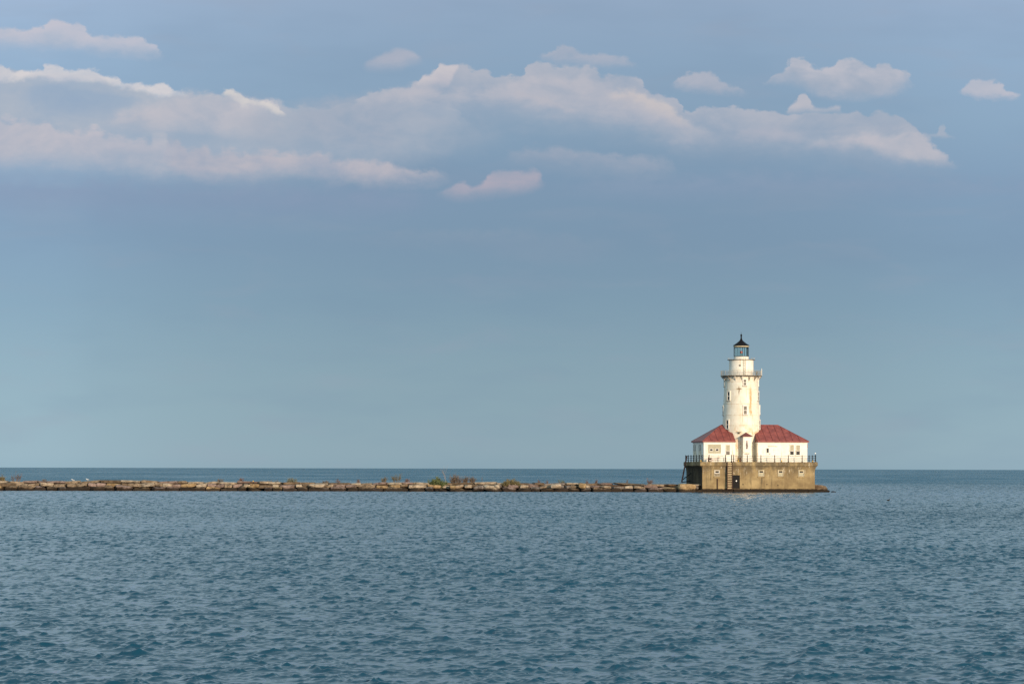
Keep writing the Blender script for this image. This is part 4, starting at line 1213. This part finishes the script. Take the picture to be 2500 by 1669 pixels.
# breakwater core (rubble fill behind the blocks)
mb = MB()
def topy(px):  # photo row of the breakwater top
    return float(np.interp(px, [-150,0,300,700,1000,1300,1500,1700],[1174,1174.3,1173.3,1177,1177.5,1178,1179.5,1182]))
xs = list(range(-330, 1730, 40))
sec = []
for px in xs:
    p = at(px, topy(px), D+1.5)
    sec.append((p.x, max(1.0, p.z-.25)))
vs = []
for x_, z_ in sec: vs += [(x_, D+1.2, -1.5), (x_, D+1.2, z_), (x_, D+6.5, z_), (x_, D+7.5, -1.5)]
fs = [(i*4+k, i*4+(k+1) % 4, i*4+4+(k+1) % 4, i*4+4+k) for i in range(len(sec)-1) for k in range(4)] + [(0,1,2,3), tuple((len(sec)-1)*4+k for k in (3,2,1,0))]
mb.add(vs, fs); tag(mb.build('rubble_core', ROCKS['dark'], None), kind='structure')

rk = random.Random(42)
made = []
ORD = ['first','second','third','fourth','fifth','sixth','seventh','eighth','ninth','tenth','eleventh','twelfth','thirteenth','fourteenth','fifteenth','sixteenth','seventeenth','eighteenth','nineteenth','twentieth']
def course(name, zlo, zhi, dy, depth, wmin, wmax, tints, squarish, xend, gapy=0.03):
    px = -60.0 + rk.uniform(0, 20)
    while px < xend:
        wpx = rk.uniform(wmin, wmax)
        if rk.random() < .18: wpx *= 1.5
        c = px + wpx/2
        top = at(c, topy(c), D).z
        z0, z1 = zlo*top, zhi*top
        jit = rk.gauss(0, .07)*(1.6 if name == 'waterline' else 1.0)
        h = (z1-z0)*rk.uniform(.92, 1.12)
        rounded = (c > 1180 and rk.random() < .45) or name == 'waterline' and rk.random() < .5
        tint = rk.choice(tints if c < 1180 else tints + ['pinkish', 'grey', 'brown'])
        p = at(c, 1190, D + dy + rk.uniform(-.25,.25))
        made.append((name, c, wpx, rounded, tint, (p.x, p.y + depth/2, (z0+z1)/2 + jit), (wpx*K*.985, depth, h*.95)))
        px += wpx * 1.0
course('waterline', -.30, .44, -0.9, 2.2, 20, 44, ['brown','brown','grey','pinkish','golden','dark'], .4, 1690)
course('middle', .36, .76, -0.1, 2.2, 16, 38, ['tan','tan','brown','pale','pinkish','golden'], .7, 1704)
course('top', .74, 1.02, 0.7, 2.6, 24, 56, ['tan','tan','pale','pale','pinkish','brown'], .95, 1706)
# number them away from the nearest landmark
from collections import defaultdict
cnt = defaultdict(list)
for r_ in made:
    name, c = r_[0], r_[1]
    lm = min(LAND, key=lambda t: abs(t[0]-c))
    sidew = 'left' if c < lm[0] else 'right'
    cnt[(name, lm[1], sidew)].append((abs(c-lm[0]), r_))
COURSE = {'waterline': 'lowest course at the waterline', 'middle': 'middle course', 'top': 'top course'}
sd_ = 1000
for (name, lm, sidew), lst in cnt.items():
    lst.sort(key=lambda t: t[0])
    for i, (dd_, r_) in enumerate(lst):
        _, c, wpx, rounded, tint, loc, size = r_
        sd_ += 1
        shp = 'rounded boulder' if rounded else ('long slab' if wpx > 40 else 'squared block')
        o = rock('breakwater_boulder' if rounded else 'breakwater_block', loc, size, ROCKS[tint], sd_, rough=.11 if rounded else .045,
                 boxy=.18 if rounded else .95, tilt=rk.gauss(0, .10 if name != 'top' else .035), yaw=rk.gauss(0, .16))
        tag(o, '%s %s, %s %s of the %s in the %s' % (tint if tint != 'dark' else 'blackish', shp, ORD[i], sidew, lm, {'waterline':'waterline course','middle':'middle course','top':'top course'}[name]),
            'stone', 'stones of the breakwater')
# individually seen stones
def solo(label, X0, X1, Y0, Y1, tint, seed, boxy, tilt=0, dy=-1.6, depth=2.0, rough=.08, nm='breakwater_boulder'):
    p0 = at(X0, Y1, D+dy); p1 = at(X1, Y0, D+dy)
    o = rock(nm, ((p0.x+p1.x)/2, D+dy+depth/2, (p0.z+p1.z)/2), (p1.x-p0.x, depth, p1.z-p0.z), ROCKS[tint], seed, rough, boxy, tilt)
    tag(o, label, 'stone', 'stones of the breakwater')
solo('large flat stone slab resting against the left foot of the pier', 1656, 1702, 1181, 1203, 'golden', 1, .75, .05, -2.0, 2.6)
solo('pale rounded boulder with a bright face right of the leaning stake', 1182, 1218, 1184, 1199, 'pale', 2, .3, .15)
solo('small pale round boulder beside the wide olive bush', 1206, 1220, 1182, 1194, 'pale', 3, .1, 0, -1.8, 1.2)
solo('large rounded pinkish tan boulder right of the wide olive bush', 1344, 1371, 1181, 1194, 'pale', 4, .2, -.05)
solo('squarish golden boulder leaning upright on the right stretch', 1413, 1430, 1179, 1192, 'golden', 5, .6, .12)
solo('golden sunlit block low under the bare shrubs', 1098, 1112, 1184, 1199, 'golden', 6, .8, 0)
solo('wide grey stone at the water below the leaning stake', 1156, 1180, 1186, 1198, 'grey', 7, .7, -.1)
solo('light squared block bright in the sun, midway along the left half', 755, 792, 1181, 1190, 'pale', 8, .95, 0, -1.2)
# slab and low rocks right of the pier
def right_rock(label, X0, X1, Y0, Y1, b, dpt, tint, seed, boxy, tilt):
    ax0, ax1 = A_at(X0, b, 1195), A_at(X1, b, 1195)
    z1 = Z_at(X0, Y0, b); z0 = Z_at(X0, Y1, b) - .3
    p = local((ax0+ax1)/2, b+dpt/2, (z0+z1)/2)
    o = rock('shore_rock', p, (ax1-ax0, dpt, z1-z0), ROCKS[tint], seed, .07, boxy, tilt, TH)
    tag(o, label, 'rock', 'rocks at the right foot of the pier')
R_ = lambda X: 1820 + X/8.713
RY = lambda Y: 1030 + Y/8.713
right_rock('big tilted brown slab at the right foot of the pier', R_(1440), R_(1762), RY(1335), RY(1470), 1.2, 4.5, 'brown', 21, .85, R(5.5))
right_rock('low black wet rock under the tilted slab', R_(1460), R_(1800), RY(1430), RY(1500), .6, 3.0, 'dark', 22, .5, R(5))
right_rock('small black wet rock awash, farthest right of the pier', R_(1840), R_(1930), RY(1470), RY(1502), .8, 1.2, 'dark', 23, .3, R(4))

# ------------------------------------------------------------------ birds
p = at(2169, 1222, 392.0); p.z = 0.02
fb = thing('waterbird', 'tiny dark waterbird floating on the open water to the right of the pier', 'bird', p, 0.3)
mb = MB(); n = 10; vs = []
prof = [(-.26,.10,.01),(-.18,.08,.06),(-.05,.06,.10),(.08,.07,.10),(.15,.12,.07),(.17,.20,.045),(.18,.26,.045),(.22,.29,.05),(.26,.285,.03)]
for x_, z_, r_ in prof:
    for k in range(n):
        a = 2*math.pi*k/n; vs.append((x_, r_*math.cos(a), z_+r_*math.sin(a)))
mb.add(vs, [(i*n+k, (i+1)*n+k, (i+1)*n+(k+1) % n, i*n+(k+1) % n) for i in range(len(prof)-1) for k in range(n)] + [tuple(range(n)), tuple((len(prof)-1)*n+k for k in range(n))[::-1]])
mb.build('body', simple('dark_plumage', (0.02,0.018,0.016), .8), fb, smooth=60)
MB().tube([(.25,0,.28),(.32,0,.27)], .014, 5, r1=.005).build('beak', yellow, fb)

def gull(px, py, label, face=1, dy=1.6):
    p = at(px, py, D+dy)
    g = thing('gull', label, 'bird', p, 0 if face > 0 else math.pi, 'white gulls on the breakwater')
    prof = [(-.30,.00,.17,.015),(-.22,.0,.19,.05),(-.10,.0,.21,.085),(.02,.0,.23,.10),(.12,.0,.26,.085),(.17,.0,.31,.055),(.21,.0,.36,.052),(.25,.0,.37,.045),(.285,.0,.365,.02)]
    mb = MB(); n = 10; vs = []
    for x_, y_, z_, r_ in prof:
        for k in range(n):
            a = 2*math.pi*k/n; vs.append((x_, r_*math.cos(a)*.9, z_ + r_*math.sin(a)))
    m = len(prof)
    fs = [(i*n+k, (i+1)*n+k, (i+1)*n+(k+1) % n, i*n+(k+1) % n) for i in range(m-1) for k in range(n)] + [tuple(range(n)), tuple((m-1)*n+k for k in range(n))[::-1]]
    mb.add(vs, fs); mb.build('body', whiteglobe, g, smooth=60)
    mb = MB()
    for s_ in (-1, 1): mb.ball((-.07, s_*.075, .225), 1, 10, 6, (.20, .025, .06))
    mb.build('wing', simple('gull_grey', (.35,.36,.38)), g, smooth=60)
    MB().tube([(.28,0,.365),(.34,0,.35)], .014, 5, r1=.004).build('beak', yellow, g)
    for s_ in (-.03,.03): MB().tube([(.02,s_,.15),(.02,s_,0),(.05,s_,0)], .008, 4).build('leg', yellow, g)
gull(178, 1174.2, 'small white gull resting on the blocks, the left one of two', -1)
gull(213.5, 1173.0, 'white gull standing on the blocks, the right one of two', -1)
yf = thing('yellow_flower', 'tiny yellow flower standing on the blocks right of the rust red plant', 'marker', at(618, 1178.5, D+1.4))  # small yellow flower, shaped as a stem and a ball; no lamp
MB().lathe([(.07,0),(.07,.06),(.04,.1),(.04,.22)], 10).build('stem', black, yf)
MB().ball((0,0,.3), .12, 12, 8).build('lens', yellow, yf, smooth=60)  # flower head
